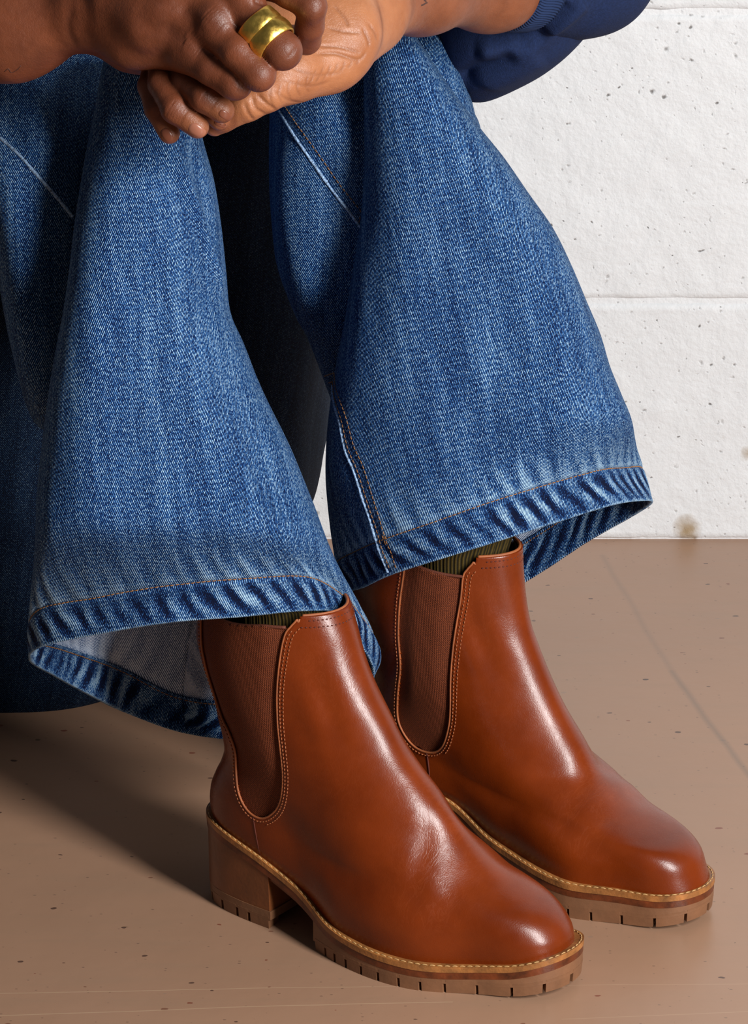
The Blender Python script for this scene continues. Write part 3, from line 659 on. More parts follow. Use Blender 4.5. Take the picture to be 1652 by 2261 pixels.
def seg_dist(V, P):
    d = np.full(len(V), 1e9); s = np.zeros(len(V)); L = 0
    for a, b in zip(P[:-1], P[1:]):
        e = b-a; q = e.dot(e)+1e-15; k = np.clip(((V-a)@e)/q, 0, 1); dd = np.linalg.norm(V-a-k[:, None]*e, axis=1); m = dd < d; s[m] = L+k[m]; d[m] = dd[m]; L += 1
    return d, s/max(L, 1)
def folds(G, N, specs):
    """push cloth out (+) or in (-) along lines: (points, amplitude, width)"""
    b = bvh_of(G); V = G.reshape(-1, 3).copy(); Nn = N.reshape(-1, 3); disp = np.zeros(len(V))
    for pts, amp, wd in specs:
        P, nn = on_cloth(b, pts, 30)
        if len(P) < 2: continue
        d, s = seg_dist(V, P); m = d < 3*wd
        fc = (Nn[m]*nn.mean(0)).sum(1) > -.2
        disp[m] += amp*np.exp(-(d[m]/wd)**2)*np.clip(np.minimum(s[m], 1-s[m])*6+.15, 0, 1)*fc
    return (V+Nn*disp[:, None]).reshape(G.shape)
# ---- nearer leg (left in the photograph)
near_edge = ring_free([(66, 1458, 2.315), (90, 1428, 2.280), (190, 1405, 2.263), (300, 1384, 2.252), (400, 1371, 2.248), (520, 1362, 2.254), (620, 1353, 2.262), (700, 1345, 2.284), (745, 1345, 2.302), (790, 1410, 2.335), (826, 1484, 2.372)],
                      [(826, 1484, 2.372), (790, 1540, 2.410), (700, 1600, 2.432), (600, 1628, 2.436), (500, 1631, 2.432), (420, 1621, 2.430), (330, 1596, 2.425), (250, 1560, 2.415), (150, 1510, 2.372), (66, 1458, 2.315)])
near_st = ring_free([(68, 1400, 2.312), (86, 1346, 2.276), (200, 1324, 2.258), (300, 1305, 2.248), (440, 1288, 2.246), (560, 1277, 2.254), (640, 1272, 2.264), (700, 1278, 2.284), (745, 1305, 2.305), (800, 1362, 2.335), (834, 1425, 2.372)],
                    [(834, 1425, 2.372), (790, 1460, 2.410), (700, 1500, 2.432), (600, 1530, 2.436), (500, 1545, 2.434), (420, 1536, 2.432), (330, 1500, 2.426), (250, 1460, 2.415), (150, 1430, 2.368), (68, 1400, 2.312)])
NEAR = [near_edge, near_st,
        ring_pts(1235, 81, 738, 2.330, .086, .052, .95, YL=-.048), ring_pts(1110, 86, 690, 2.334, .082, .040, .95, YL=-.048), ring_pts(993, 98, 643, 2.338, .078, .032, .95, YL=-.045),
        ring_pts(870, 112, 583, 2.342, .074, .026, .95, YL=-.045), ring_pts(760, 128, 538, 2.346, .070, .022, .95, YL=-.042), ring_pts(690, 141, 508, 2.348, .067, .020, .95, YL=-.038), ring_pts(600, 155, 499, 2.351, .064, .018, .95, YL=-.034),
        ring_pts(500, 167, 489, 2.354, .061, .016, YL=-.028), ring_pts(400, 184, 474, 2.357, .059, .015, YL=-.022), ring_pts(310, 198, 450, 2.360, .056, .013), ring_pts(220, 215, 432, 2.363, .052, .012),
        ring_pts(130, 232, 420, 2.368, .046, .010), ring_pts(80, 250, 405, 2.372, .036, .008), ring_pts(55, 290, 360, 2.376, .014, .004)]
# ---- further leg
far_edge = ring_free([(770, 1311, 2.440), (806, 1295, 2.405), (856, 1271, 2.378), (940, 1243, 2.364), (1030, 1216, 2.360), (1130, 1184, 2.368), (1230, 1152, 2.385), (1330, 1120, 2.402), (1400, 1106, 2.432), (1440, 1109, 2.480)],
                     [(1440, 1109, 2.480), (1422, 1130, 2.512), (1380, 1143, 2.522), (1350, 1160, 2.530), (1250, 1228, 2.548), (1156, 1287, 2.556), (1050, 1345, 2.560), (940, 1383, 2.552), (862, 1386, 2.528), (810, 1364, 2.490), (770, 1311, 2.440)])
far_st = ring_free([(742, 1245, 2.438), (790, 1215, 2.404), (834, 1196, 2.378), (941, 1159, 2.362), (1034, 1127, 2.358), (1100, 1104, 2.362), (1170, 1083, 2.374), (1263, 1053, 2.388), (1340, 1036, 2.410), (1417, 1032, 2.472)],
                   [(1417, 1032, 2.472), (1400, 1055, 2.515), (1360, 1075, 2.526), (1300, 1100, 2.540), (1230, 1140, 2.550), (1156, 1190, 2.556), (1050, 1250, 2.560), (940, 1290, 2.552), (862, 1300, 2.528), (800, 1290, 2.490), (742, 1245, 2.438)])
FAR = [far_edge, far_st,
       ring_pts(1020, 722, 1396, 2.455, .088, .045, .95, dpy=-70), ring_pts(930, 721, 1371, 2.456, .085, .038, .95, dpy=-55), ring_pts(845, 733, 1346, 2.457, .082, .032, .95, dpy=-35),
       ring_pts(760, 749, 1325, 2.459, .078, .026, .95, dpy=-20), ring_pts(680, 765, 1297, 2.461, .074, .022, .95, dpy=-10), ring_pts(590, 781, 1265, 2.464, .070, .018, .95), ring_pts(500, 794, 1220, 2.467, .066, .016),
       ring_pts(420, 801, 1163, 2.470, .063, .014), ring_pts(350, 803, 1114, 2.473, .060, .013), ring_pts(285, 803, 1064, 2.476, .056, .012), ring_pts(215, 803, 1012, 2.480, .052, .011), ring_pts(150, 805, 966, 2.484, .046, .009),
       ring_pts(90, 812, 926, 2.488, .038, .007), ring_pts(50, 830, 895, 2.492, .018, .003)]
def leg_grid(rings, seed, foldspec):
    m = len(rings); vp = np.r_[np.linspace(0, 1, 34, endpoint=False), np.linspace(1, 2, 34, endpoint=False), np.linspace(2, m-1, 15*(m-3)+1)]
    G, t = loft_rings(rings, None, 300, vp); N = out_normals(G); UV = cloth_uv(G)
    G = folds(G, N, foldspec)
    u = UV[..., 0]; T = np.broadcast_to(t[:, None], u.shape); hv = T*.025
    G = G+N*((.0016*vnoise(np.stack([u*16, UV[..., 1]*7, u*0+seed], -1), seed)+.0006*vnoise(np.stack([u*50, UV[..., 1]*26, u*0], -1), seed+3))*np.clip(T/1.5, .3, 1))[..., None]
    # roping of the hem: slanted puckers pulled by the stitching
    ph = (u+.55*hv)*2*PI/.0145; ph = ph+2.6*vnoise(np.stack([u*34, hv*20, u*0+seed], -1), seed+9)
    band = np.exp(-((T-.52)/.40)**2)*smooth01(1.05, .9, T); puck = (np.sin(ph+.8*vnoise(np.stack([u*120, hv*90, u*0], -1), seed+5))+.3*np.sin(2*ph+1))*(.75+.6*vnoise(np.stack([u*45, u*0, u*0+seed+3.3], -1), seed+2))+.35*vnoise(np.stack([u*160, hv*60, u*0], -1), seed+7)
    above = smooth01(1.0, 1.06, T)*smooth01(1.75, 1.1, T)
    G = G+N*(.00055*puck*band+.00045*puck*above)[..., None]
    G = G-N*(.0009*np.exp(-((T-1.0)/.05)**2))[..., None]+N*(.0007*smooth01(1.0, .93, T))[..., None]
    wear_shade = band*(1.5*np.clip(puck, -.8, 1.4)-.25)+.8*smooth01(.08, 0, T)+.8*above*np.clip(.3+.8*puck, 0, 1.3)+.35*np.exp(-((T-1.07)/.06)**2)
    return G, UV, wear_shade, T
near_folds = [([(378, 320), (422, 430), (446, 498), (470, 578), (490, 650)], .0036, .0055), ([(420, 300), (455, 430), (480, 560)], -.0030, .008),
              ([(330, 560), (400, 800), (480, 1000), (560, 1200)], .0020, .022), ([(470, 780), (560, 1000), (640, 1180)], -.0018, .018), ([(560, 1080), (620, 1180), (660, 1240)], .0015, .009),
              ([(230, 500), (200, 800), (180, 1100)], .0022, .022), ([(300, 700), (290, 950), (280, 1200)], -.0014, .018)]
far_folds = [([(860, 250), (880, 500), (920, 750), (980, 1000)], .0022, .022), ([(1000, 350), (1080, 600), (1180, 900)], -.0016, .024), ([(1100, 450), (1200, 700), (1300, 960)], .0018, .018),
             ([(790, 900), (850, 1050), (900, 1130)], -.0010, .010)]
GN, UVN, WN, TN = leg_grid(NEAR, 1, near_folds); GF, UVF, WF, TF = leg_grid(FAR, 5, far_folds)
# ---- thighs: the cloth bunched behind and below each knee, running back to the seat
def body_grid(rings, seed, nv=120, ns=160, fs=(), amp=.002):
    G, t = loft_rings(rings, nv, ns); N = out_normals(G); UV = cloth_uv(G)
    if fs: G = folds(G, N, fs)
    G = G+N*(amp*vnoise(G*np.array([14, 14, 10])+seed, seed))[..., None]
    return G, UV
NTH = [ring_pts(936, 112, 140, 2.440, .006), ring_pts(922, 100, 200, 2.440, .030, YL=-.02), ring_pts(888, 73, 300, 2.445, .060), ring_pts(797, 41, 340, 2.450, .080, YL=-.055, YR=.02), ring_pts(690, 17, 360, 2.455, .095, YL=-.055, YR=.02),
       ring_pts(590, 0, 370, 2.460, .105, YL=-.055, YR=.02), ring_pts(450, -22, 375, 2.465, .110, bb=.16, YL=-.055, YR=.02), ring_pts(300, -50, 370, 2.470, .105, bb=.20, YL=-.055, YR=.02), ring_pts(200, -70, 350, 2.475, .090, bb=.20, YL=-.055, YR=.02), ring_pts(120, -60, 330, 2.480, .060, bb=.16, YL=-.055, YR=.02), ring_pts(80, 40, 260, 2.484, .02)]
FTH = [ring_pts(905, 742, 770, 2.54, .006), ring_pts(850, 722, 860, 2.54, .030), ring_pts(780, 696, 930, 2.54, .05), ring_pts(717, 671, 1000, 2.540, .065), ring_pts(672, 648, 1010, 2.540, .075), ring_pts(619, 627, 1020, 2.540, .082), ring_pts(572, 611, 1030, 2.540, .086),
       ring_pts(530, 604, 1040, 2.540, .088), ring_pts(440, 598, 1050, 2.540, .088), ring_pts(330, 598, 1062, 2.540, .086, dpy=-30), ring_pts(270, 600, 1050, 2.540, .084, dpy=-10), ring_pts(180, 604, 1030, 2.543, .075), ring_pts(110, 612, 1006, 2.546, .060), ring_pts(55, 640, 985, 2.55, .035), ring_pts(35, 760, 900, 2.55, .01)]
SEAT = [ring_pts(1530, -160, 0, 2.70, .01), ring_pts(1518, -260, 90, 2.72, .06), ring_pts(1490, -380, 250, 2.74, .10), ring_pts(1400, -470, 430, 2.76, .13), ring_pts(1250, -540, 600, 2.78, .15), ring_pts(1102, -570, 690, 2.79, .16), ring_pts(1000, -580, 714, 2.79, .165),
        ring_pts(880, -590, 728, 2.80, .17), ring_pts(650, -590, 750, 2.80, .17), ring_pts(350, -560, 770, 2.80, .165), ring_pts(60, -500, 760, 2.80, .15), ring_pts(-100, -380, 650, 2.80, .11), ring_pts(-180, -100, 400, 2.80, .03)]
GNT, UVNT = body_grid(NTH, 11, fs=[([(40, 560), (60, 700), (90, 830)], .004, .014), ([(30, 300), (110, 420), (150, 560)], .0015, .02)])
GFT, UVFT = body_grid(FTH, 17, fs=[([(640, 300), (630, 450), (660, 600), (700, 720)], .004, .014), ([(720, 300), (730, 500), (740, 650)], -.004, .016), ([(930, 60), (1000, 170), (1050, 260)], .001, .01)])
GS, UVS = body_grid(SEAT, 23, amp=.008)
def join_grids(parts):
    V = []; F = []; U = []; W = []; mi = []; n = 0
    for G, uv, wr, m in parts:
        f = gridfaces(G.shape[0], G.shape[1], False); v = G.reshape(-1, 3); N = out_normals(G)
        fn = np.cross(G[1, 1]-G[0, 1], G[0, 2]-G[0, 1])
        a, b, c, d = [v[f[:, k]] for k in range(4)]; nn = np.cross(c-a, d-b); s = (nn*N.reshape(-1, 3)[f[:, 0]]).sum()
        if s < 0: f = f[:, ::-1]
        V.append(v); F.append(f+n); U.append(uv.reshape(-1, 2)); W.append(np.broadcast_to(wr, G.shape[:2]).ravel()); mi.append(np.full(len(f), m)); n += len(v)
    return np.vstack(V), np.vstack(F), np.vstack(U), np.concatenate(W), np.concatenate(mi)
person = empty('person', (-.1, 2.45, 0), 0, label='seated person in wide blue jeans and navy sweatshirt, hands clasped over drawn-up knees', category='person')
P0 = np.array([-.1, 2.45, 0])
V, F, U, W_, mi = join_grids([(GN, UVN, WN, 0), (GF, UVF, WF, 0), (GNT, UVNT, 0.0, 0), (GFT, UVFT, 0.0, 0), (GS, UVS, -.25, 2)])  # last grid, the seat: negative value and darker copy paint in its shade
jeans = make('jeans', V-P0, F, M['denim'], person, uv=U, attrs={'wear_shade': W_}, label='wide-leg indigo denim jeans with roped hems'); jeans.data.materials.append(M['lining']); jeans.data.materials.append(M['denim_shaded'])
jeans.data.polygons.foreach_set('material_index', mi.astype(np.int32))
# weld the open back of each leg by distance so the shell closes
md = jeans.modifiers.new('weld', 'WELD'); md.merge_threshold = .00002
md = jeans.modifiers.new('thickness', 'SOLIDIFY'); md.thickness = .0012; md.offset = -1; md.material_offset = 1; md.use_rim = True; md.material_offset_rim = 0
# the turned-up inside of each hem shows the outer face of the denim
for G, UV, T, wr in ((GN, UVN, TN, WN), (GF, UVF, TF, WF)):
    k = int((T[:, 0] < 1.0).sum())+1; N = out_normals(G); Gi = G[:k]-N[:k]*.0024; Gi[0] = G[0]-N[0]*.0002; uvb = UV[:k]*np.array([-1, 1])
    f = gridfaces(k, G.shape[1], False); o = make('turned_hem', Gi.reshape(-1, 3)-P0, f, M['denim'], jeans, uv=uvb.reshape(-1, 2), attrs={'wear_shade': (wr[:k]-.05).ravel()})
    md = o.modifiers.new('thickness', 'SOLIDIFY'); md.thickness = .0009; md.offset = 0
    # hem stitching outside and inside
    r = int((T[:, 0] < 1.0).sum()); mb = MB(); dash_line(mb, G[r]-P0, N[r], .0027, .0006, .00042, lift=.0003)
    dash_line(mb, Gi[k-2]-P0, -N[k-2], .0027, .0006, .0004, lift=.0006); mb.build('hem_stitching', M['thread_gold'], jeans, kind='stuff')
JB = bvh_of(GN, GF, GNT, GFT, GS)
def seam(pts, rows, ridge=True, r=.0009, name='inseam', lightmat='lining'):
    P, n = on_cloth(JB, pts, 120); mb = MB()
    if ridge:
        rr = r*(1+.25*vnoise(np.stack([P[:, 0]*300, P[:, 1]*300, P[:, 2]*300], -1), 4)); Pm = P+n*(r*.15); mb.tube(Pm-P0, rr, seg=10)
        o = mb.build(name, M['seam'], jeans)
    T = np.gradient(P, axis=0); T /= np.linalg.norm(T, axis=1, keepdims=True); S = np.cross(T, n)
    mb = MB()
    for off in rows:
        Q = P+S*off; Q2 = []; 
        for q, m in zip(Q, n):
            h = JB.find_nearest(Vector(q)); Q2.append(np.array(h[0]))
        dash_line(mb, np.array(Q2)-P0, n, .0026, .0009, .00036, lift=.0004)
    if rows: mb.build('seam_stitching', M['thread_gold'], jeans, kind='stuff')
seam([(734, 852), (737, 886), (750, 935), (762, 994), (781, 1040), (799, 1096), (815, 1143), (827, 1183), (840, 1223), (857, 1264)], (-.0035, -.0095))
seam([(0, 304), (40, 340), (80, 385), (120, 430), (160, 478)], (), r=.0010, name='side_seam')
seam([(618, 246), (650, 300), (690, 358), (730, 415), (765, 460), (795, 500)], (-.007,), r=.0010)
# ---- socks
for (lx, ly, yaw, tp, fo) in ((-.1065, 2.3465, -.6243, (300, 1000, 2.35), .058), (-.008, 2.4540, -.5911, (1085, 900, 2.455), .075)):
    c, s = math.cos(yaw), math.sin(yaw); base = np.array([lx+fo*c, ly+fo*s, .12]); top = unproj(*tp); Q = []
    for t in np.linspace(0, 1, 60):
        ctr = base+(top-base)*np.clip((t-.25)/.75, 0, 1)+np.array([0, 0, .09])*min(t/.25, 1)*1.0 if t > 0 else base
        ctr = base+np.array([0, 0, .1])*min(t/.3, 1)+(top-base-np.array([0, 0, .1]))*max(0, (t-.3)/.7)
        th = np.linspace(0, 2*PI, 97); ax, bx = (.032 if fo < .06 else .0355)+.008*t, .027+.010*t
        e = np.stack([ax*np.cos(th)*c-bx*np.sin(th)*s, ax*np.cos(th)*s+bx*np.sin(th)*c, 0*th], 1); rib = 1+.018*np.sin(th*60)
        Q.append(ctr+e*rib[:, None])
    Q = np.array(Q); u = np.linspace(0, .24, 97)[None].repeat(60, 0); v = np.linspace(0, .3, 60)[:, None].repeat(97, 1)
    make('sock', Q.reshape(-1, 3)-P0, gridfaces(60, 97, False), M['sock'], person, uv=np.stack([u, v], -1).reshape(-1, 2), label='ribbed olive and gold sock')
# ================================================================== arms and hands: one continuous skin surface
def surface_nets(D, org, h):
    """D scalar field (nx,ny,nz), negative inside -> vertices, quads facing outwards"""
    s = D < 0; nx, ny, nz = D.shape
    c = np.zeros((nx-1, ny-1, nz-1), np.int8)
    for i in (0, 1):
        for j in (0, 1):
            for k in (0, 1): c += s[i:nx-1+i, j:ny-1+j, k:nz-1+k]
    act = (c > 0) & (c < 8); I = np.argwhere(act); idx = -np.ones(act.shape, np.int64); idx[act] = np.arange(len(I))
    cor = [(i, j, k) for i in (0, 1) for j in (0, 1) for k in (0, 1)]; val = {q: D[I[:, 0]+q[0], I[:, 1]+q[1], I[:, 2]+q[2]] for q in cor}
    acc = np.zeros((len(I), 3)); cnt = np.zeros(len(I))
    for a in cor:
        for ax in range(3):
            if a[ax] == 0:
                b = list(a); b[ax] = 1; b = tuple(b); va, vb = val[a], val[b]; m = (va < 0) != (vb < 0)
                t = np.where(m, va/np.where(m, va-vb, 1), 0); p = np.tile(np.array(a, float), (len(I), 1)); p[:, ax] += t
                acc[m] += p[m]; cnt[m] += 1
    V = org+(I+acc/cnt[:, None])*h; F = []
    for ax in range(3):
        sl = [slice(None)]*3; s2 = [slice(None)]*3; sl[ax] = slice(0, -1); s2[ax] = slice(1, None)
        ch = s[tuple(sl)] != s[tuple(s2)]; Q = np.argwhere(ch); o = [k for k in range(3) if k != ax]
        Q = Q[(Q[:, o[0]] > 0) & (Q[:, o[1]] > 0) & (Q[:, o[0]] < D.shape[o[0]]-1) & (Q[:, o[1]] < D.shape[o[1]]-1)]
        def cell(d0, d1): q = Q.copy(); q[:, o[0]] -= d0; q[:, o[1]] -= d1; return idx[q[:, 0], q[:, 1], q[:, 2]]
        f = np.stack([cell(1, 1), cell(0, 1), cell(0, 0), cell(1, 0)], 1); ins = s[tuple(sl)][Q[:, 0], Q[:, 1], Q[:, 2]]
        fl = ins if ax != 1 else ~ins
        f[~fl] = f[~fl][:, ::-1]; F.append(f)
    return V, np.vstack(F)
class Field:
    def __init__(s, lo, hi, h):
        s.lo = np.array(lo, float); s.h = h; s.n = np.ceil((np.array(hi)-s.lo)/h).astype(int)+1
        s.ax = [np.float32(s.lo[k])+np.arange(s.n[k], dtype=np.float32)*np.float32(h) for k in range(3)]
    def new(s): return np.full(s.n, .05, np.float32)
    def box(s, lo, hi):
        a = np.clip(((np.array(lo)-s.lo)/s.h).astype(int), 0, s.n); b = np.clip(((np.array(hi)-s.lo)/s.h).astype(int)+2, 0, s.n)
        return tuple(slice(int(x), int(y)) for x, y in zip(a, b))
    def cone(s, D, a, b, ra, rb, k=.004, sq=None, m=.014):
        """smooth-union a tapered capsule; sq = (axis vector, factor) flattens it along that axis"""
        a = np.array(a, float); b = np.array(b, float); R = max(ra, rb)*1.6+m
        sl = s.box(np.minimum(a, b)-R, np.maximum(a, b)+R)
        if any(q.stop <= q.start for q in sl): return
        X, Y, Z = np.meshgrid(s.ax[0][sl[0]], s.ax[1][sl[1]], s.ax[2][sl[2]], indexing='ij')
        px, py, pz = X-a[0], Y-a[1], Z-a[2]; e = b-a; L = e.dot(e)+1e-12
        t = np.clip((px*e[0]+py*e[1]+pz*e[2])/L, 0, 1).astype(np.float32)
        qx, qy, qz = px-t*e[0], py-t*e[1], pz-t*e[2]
        if sq is not None:
            u = np.array(sq[0], float); u /= np.linalg.norm(u); g = (qx*u[0]+qy*u[1]+qz*u[2])*(1/sq[1]-1)
            qx, qy, qz = qx+g*u[0], qy+g*u[1], qz+g*u[2]
        d = np.sqrt(qx*qx+qy*qy+qz*qz)-(ra+(rb-ra)*t)
        if sq is not None: d = d*np.float32(min(1, sq[1])*.5+.5)
        c = D[sl]; hh = np.clip(.5+.5*(c-d)/k, 0, 1); D[sl] = c+(d-c)*hh-k*hh*(1-hh)
def smin(a, b, k): h = np.clip(.5+.5*(a-b)/k, 0, 1); return a+(b-a)*h-k*h*(1-h)
YO = .035
def U_(px, py, Y): return unproj(px, py, Y+YO)
def pxr(r): return r/3690.0
VIEW = np.array([0, -math.cos(PITCH), math.sin(PITCH)])       # from the hands towards the camera side
def chain(Fd, D, pts, rs, k=.003, sq=None):
    for i in range(len(pts)-1): Fd.cone(D, U_(*pts[i]), U_(*pts[i+1]), pxr(rs[i]), pxr(rs[i+1]), k, sq)
def hand_mesh(which, h):
    if which == 'right':
        Fd = Field(U_(-420, 100, 2.20)+np.array([0, -.09, -.10]), U_(740, -60, 2.26)+np.array([.01, .09, .11]), h)
        P = Fd.new(); sq = (VIEW, .72)
        chain(Fd, P, [(-400, 72, 2.40), (-150, 62, 2.32), (30, 44, 2.262), (178, 20, 2.240)], [178, 160, 122, 84], .02, (VIEW, .85))
        for pts, rs in (([(185, 45, 2.238), (300, 85, 2.215), (418, 112, 2.196)], [58, 60, 44]), ([(188, 15, 2.232), (330, 40, 2.200), (474, 52, 2.184)], [60, 58, 46]),
                        ([(192, -15, 2.234), (350, -8, 2.203), (530, -2, 2.186)], [58, 54, 44]), ([(190, -40, 2.240), (370, -60, 2.212), (575, -52, 2.200)], [54, 50, 42]),
                        ([(200, 55, 2.245), (290, 98, 2.238), (370, 128, 2.232)], [48, 54, 42]), ([(330, 60, 2.215), (440, 110, 2.205)], [60, 50])):
            chain(Fd, P, pts, rs, .010, (VIEW, .8))
        # knuckle heads and the tendons that run to them
        for p, r in (((430, 100, 2.186), 34), ((476, 44, 2.176), 38), ((540, -12, 2.178), 34)): Fd.cone(P, U_(*p), U_(p[0]+3, p[1]+3, p[2]), pxr(r), pxr(r), .008)
        chain(Fd, P, [(240, 10, 2.212), (360, 22, 2.190), (470, 40, 2.178)], [22, 20, 20], .010); chain(Fd, P, [(230, -30, 2.215), (380, -32, 2.190), (520, -20, 2.180)], [22, 20, 20], .010)
        chain(Fd, P, [(240, 50, 2.216), (330, 68, 2.200), (420, 92, 2.186)], [20, 20, 20], .010)
        fingers = [[[(414, 116, 2.192), (470, 150, 2.178), (519, 182, 2.170)], [44, 39, 38], [(519, 182, 2.170), (520, 170, 2.204), (490, 140, 2.222)], [38, 33, 30]],
                   [[(474, 60, 2.184), (525, 115, 2.166), (571, 164, 2.160)], [46, 38, 37], [(571, 164, 2.160), (574, 150, 2.196), (540, 120, 2.218)], [37, 33, 30]],
                   [[(532, 4, 2.186), (578, 62, 2.168), (624, 112, 2.162)], [42, 38, 42], [(624, 112, 2.162), (626, 98, 2.200), (590, 70, 2.222)], [41, 35, 30]],
                   [[(585, -50, 2.200), (640, -18, 2.184), (688, 14, 2.176)], [42, 36, 33], [(688, 14, 2.176), (684, 58, 2.186), (676, 88, 2.200), (640, 80, 2.226)], [33, 31, 32, 26]]]
        # thumb folded under the palm
        fingers.append([[(320, 118, 2.240), (390, 140, 2.250), (450, 150, 2.246)], [42, 36, 30]])
        col = lambda V: np.zeros(len(V))
    else:
        Fd = Field(U_(290, 330, 2.16)+np.array([0, -.02, -.02]), U_(1400, -60, 2.42)+np.array([.02, .20, .09]), h)
        P = Fd.new()
        chain(Fd, P, [(1330, -110, 2.52), (1250, -70, 2.49), (1080, -42, 2.430), (930, -26, 2.362), (826, 10, 2.308)], [116, 118, 108, 94, 84], .02, (VIEW, .9))
        for pts, rs in (([(822, 60, 2.295), (720, 120, 2.245), (600, 150, 2.222), (480, 150, 2.232)], [56, 72, 66, 46]), ([(825, 20, 2.295), (740, 60, 2.258), (620, 80, 2.246), (470, 100, 2.250)], [60, 66, 60, 46]),
                        ([(826, -20, 2.300), (740, 0, 2.270), (640, 20, 2.262), (500, 50, 2.262)], [60, 62, 56, 44]),
                        ([(812, 62, 2.288), (740, 110, 2.248), (660, 155, 2.228)], [42, 54, 56])):
            chain(Fd, P, pts, rs, .014, (VIEW, .8))
        Fd.cone(P, U_(770, 60, 2.252), U_(700, 40, 2.250), pxr(58), pxr(50), .016, (VIEW, .7))
        fingers = [[[(650, 165, 2.222), (590, 205, 2.206), (545, 228, 2.204), (492, 262, 2.206), (474, 276, 2.208)], [54, 42, 40, 30, 25]],                     # thumb
                   [[(440, 150, 2.236), (345, 150, 2.232), (332, 190, 2.216), (346, 240, 2.206), (374, 294, 2.200)], [36, 30, 28, 27, 24]],
                   [[(450, 130, 2.240), (360, 138, 2.220), (358, 185, 2.204), (388, 240, 2.190), (436, 280, 2.186)], [38, 33, 31, 33, 26]],
                   [[(470, 120, 2.246), (400, 135, 2.218), (412, 182, 2.198), (452, 215, 2.184), (490, 244, 2.182)], [38, 34, 32, 33, 28]],
                   [[(470, 110, 2.250), (410, 160, 2.222), (440, 222, 2.202), (484, 266, 2.198)], [34, 28, 26, 22]]]
    D = P
    for f in fingers:
        Q = Fd.new(); k = .0022
        chain(Fd, Q, f[0], f[1], k)
        if len(f) > 2: chain(Fd, Q, f[2], f[3], k)
        D = np.minimum(smin(P, Q, .0055), D)
    V, F = surface_nets(D, Fd.lo, h)
    # smooth the lattice steps away
    E = np.vstack([F[:, [0, 1]], F[:, [1, 2]], F[:, [2, 3]], F[:, [3, 0]]]); cnt = np.bincount(E.ravel(), minlength=len(V))[:, None]
    for it in range(6):
        S = np.zeros_like(V)
        for k in range(3): S[:, k] = np.bincount(E[:, 0], V[E[:, 1], k], len(V))+np.bincount(E[:, 1], V[E[:, 0], k], len(V))
        V = V+(.5 if it % 2 == 0 else -.30)*(S/np.maximum(cnt, 1)-V)
    return V, F
def vnormals(V, F):
    n = np.cross(V[F[:, 2]]-V[F[:, 0]], V[F[:, 3]]-V[F[:, 1]]); N = np.zeros_like(V)
    for k in range(4):
        for c in range(3): N[:, c] += np.bincount(F[:, k], n[:, c], len(V))
    return N/np.maximum(np.linalg.norm(N, axis=1, keepdims=True), 1e-12)
def carve(V, N, F, specs):
    """skin creases (-) and ridges (+) along lines read off the photograph"""
    b = BVHTree.FromPolygons(V.tolist(), F.tolist()); d_ = np.zeros(len(V)); mk = np.zeros(len(V))
    for pts, amp, wd in specs:
        P, n = on_cloth(b, pts, 14)
        if len(P) < 3: continue
        lo, hi = P.min(0)-4*wd, P.max(0)+4*wd; m = np.where(((V > lo) & (V < hi)).all(1))[0]
        d, s = seg_dist(V[m], P); g = np.exp(-(d/wd)**2)*np.clip(np.minimum(s, 1-s)*5+.1, 0, 1); d_[m] += amp*g; mk[m] = np.maximum(mk[m], g)
    return V+N*d_[:, None], mk
HH = .00095
VR, FR = hand_mesh('right', HH); VL, FL = hand_mesh('left', HH)
NR, NL = vnormals(VR, FR), vnormals(VL, FL)
if ((VR-VR.mean(0))*NR).sum() < 0: FR = FR[:, ::-1]; NR = -NR
if ((VL-VL.mean(0))*NL).sum() < 0: FL = FL[:, ::-1]; NL = -NL
def wr(cx, cy, ang, L, n, gap, amp, wd):
    """n short parallel wrinkles across (cx, cy)"""
    a = math.radians(ang); ux, uy = math.cos(a), math.sin(a); out = []
    for k in range(n):
        o = (k-(n-1)/2)*gap; x, y = cx-uy*o, cy+ux*o; out.append(([(x-ux*L/2, y-uy*L/2), (x+uy*1.5, y-ux*1.5), (x+ux*L/2, y+uy*L/2)], amp, wd))
    return out
cr = []
for c_ in ((430, 98, -48, 46), (474, 44, -45, 50), (545, 200, 110, 30)): cr += wr(c_[0], c_[1], c_[2], c_[3], 7, 7, -.00042, .0006)
cr += [([(560, -2), (575, 6), (600, 8)], -.0015, .002), ([(400, 10), (420, 40), (440, 60)], -.0014, .005), ([(360, 60), (390, 80), (410, 90)], -.0010, .005),
       ([(170, 108), (150, 60), (160, 10)], -.0006, .003), ([(640, 125), (650, 115), (656, 100)], -.0003, .0008), ([(632, 130), (642, 120), (650, 104)], -.0003, .0008), ([(700, 20), (690, 40), (688, 60)], .0004, .003)]
VR, mkR = carve(VR, NR, FR, cr)
cl = [([(565, 205), (590, 230), (620, 250)], -.0010, .0010), ([(556, 212), (566, 240), (596, 258)], -.0010, .0010), ([(538, 225), (548, 250), (560, 266)], -.0009, .0010), ([(600, 196), (640, 222), (670, 226)], -.0005, .0010),
      ([(690, 120), (740, 118), (790, 132), (812, 112)], -.0009, .0011), ([(700, 102), (750, 104), (800, 118)], -.0006, .0009), ([(640, 150), (700, 165), (760, 160)], -.0004, .0009), ([(620, 175), (680, 190), (730, 180)], -.0004, .0009),
      ([(800, 60), (812, 85), (816, 104)], -.0008, .0011), ([(812, 50), (828, 72), (834, 92)], -.0007, .001), ([(735, 10), (760, 40), (770, 60)], -.0006, .0011), ([(720, 60), (760, 70), (800, 72)], -.0005, .001)]
for k in range(7): cl.append(([(700+k*15, 150-k*4), (690+k*17, 172-k*6), (676+k*18, 196-k*9)], -.00025, .0008))
for k in range(5): cl.append(([(600+k*20, 190-k*6), (596+k*20, 214-k*6), (604+k*20, 238-k*8)], -.0003, .0008))
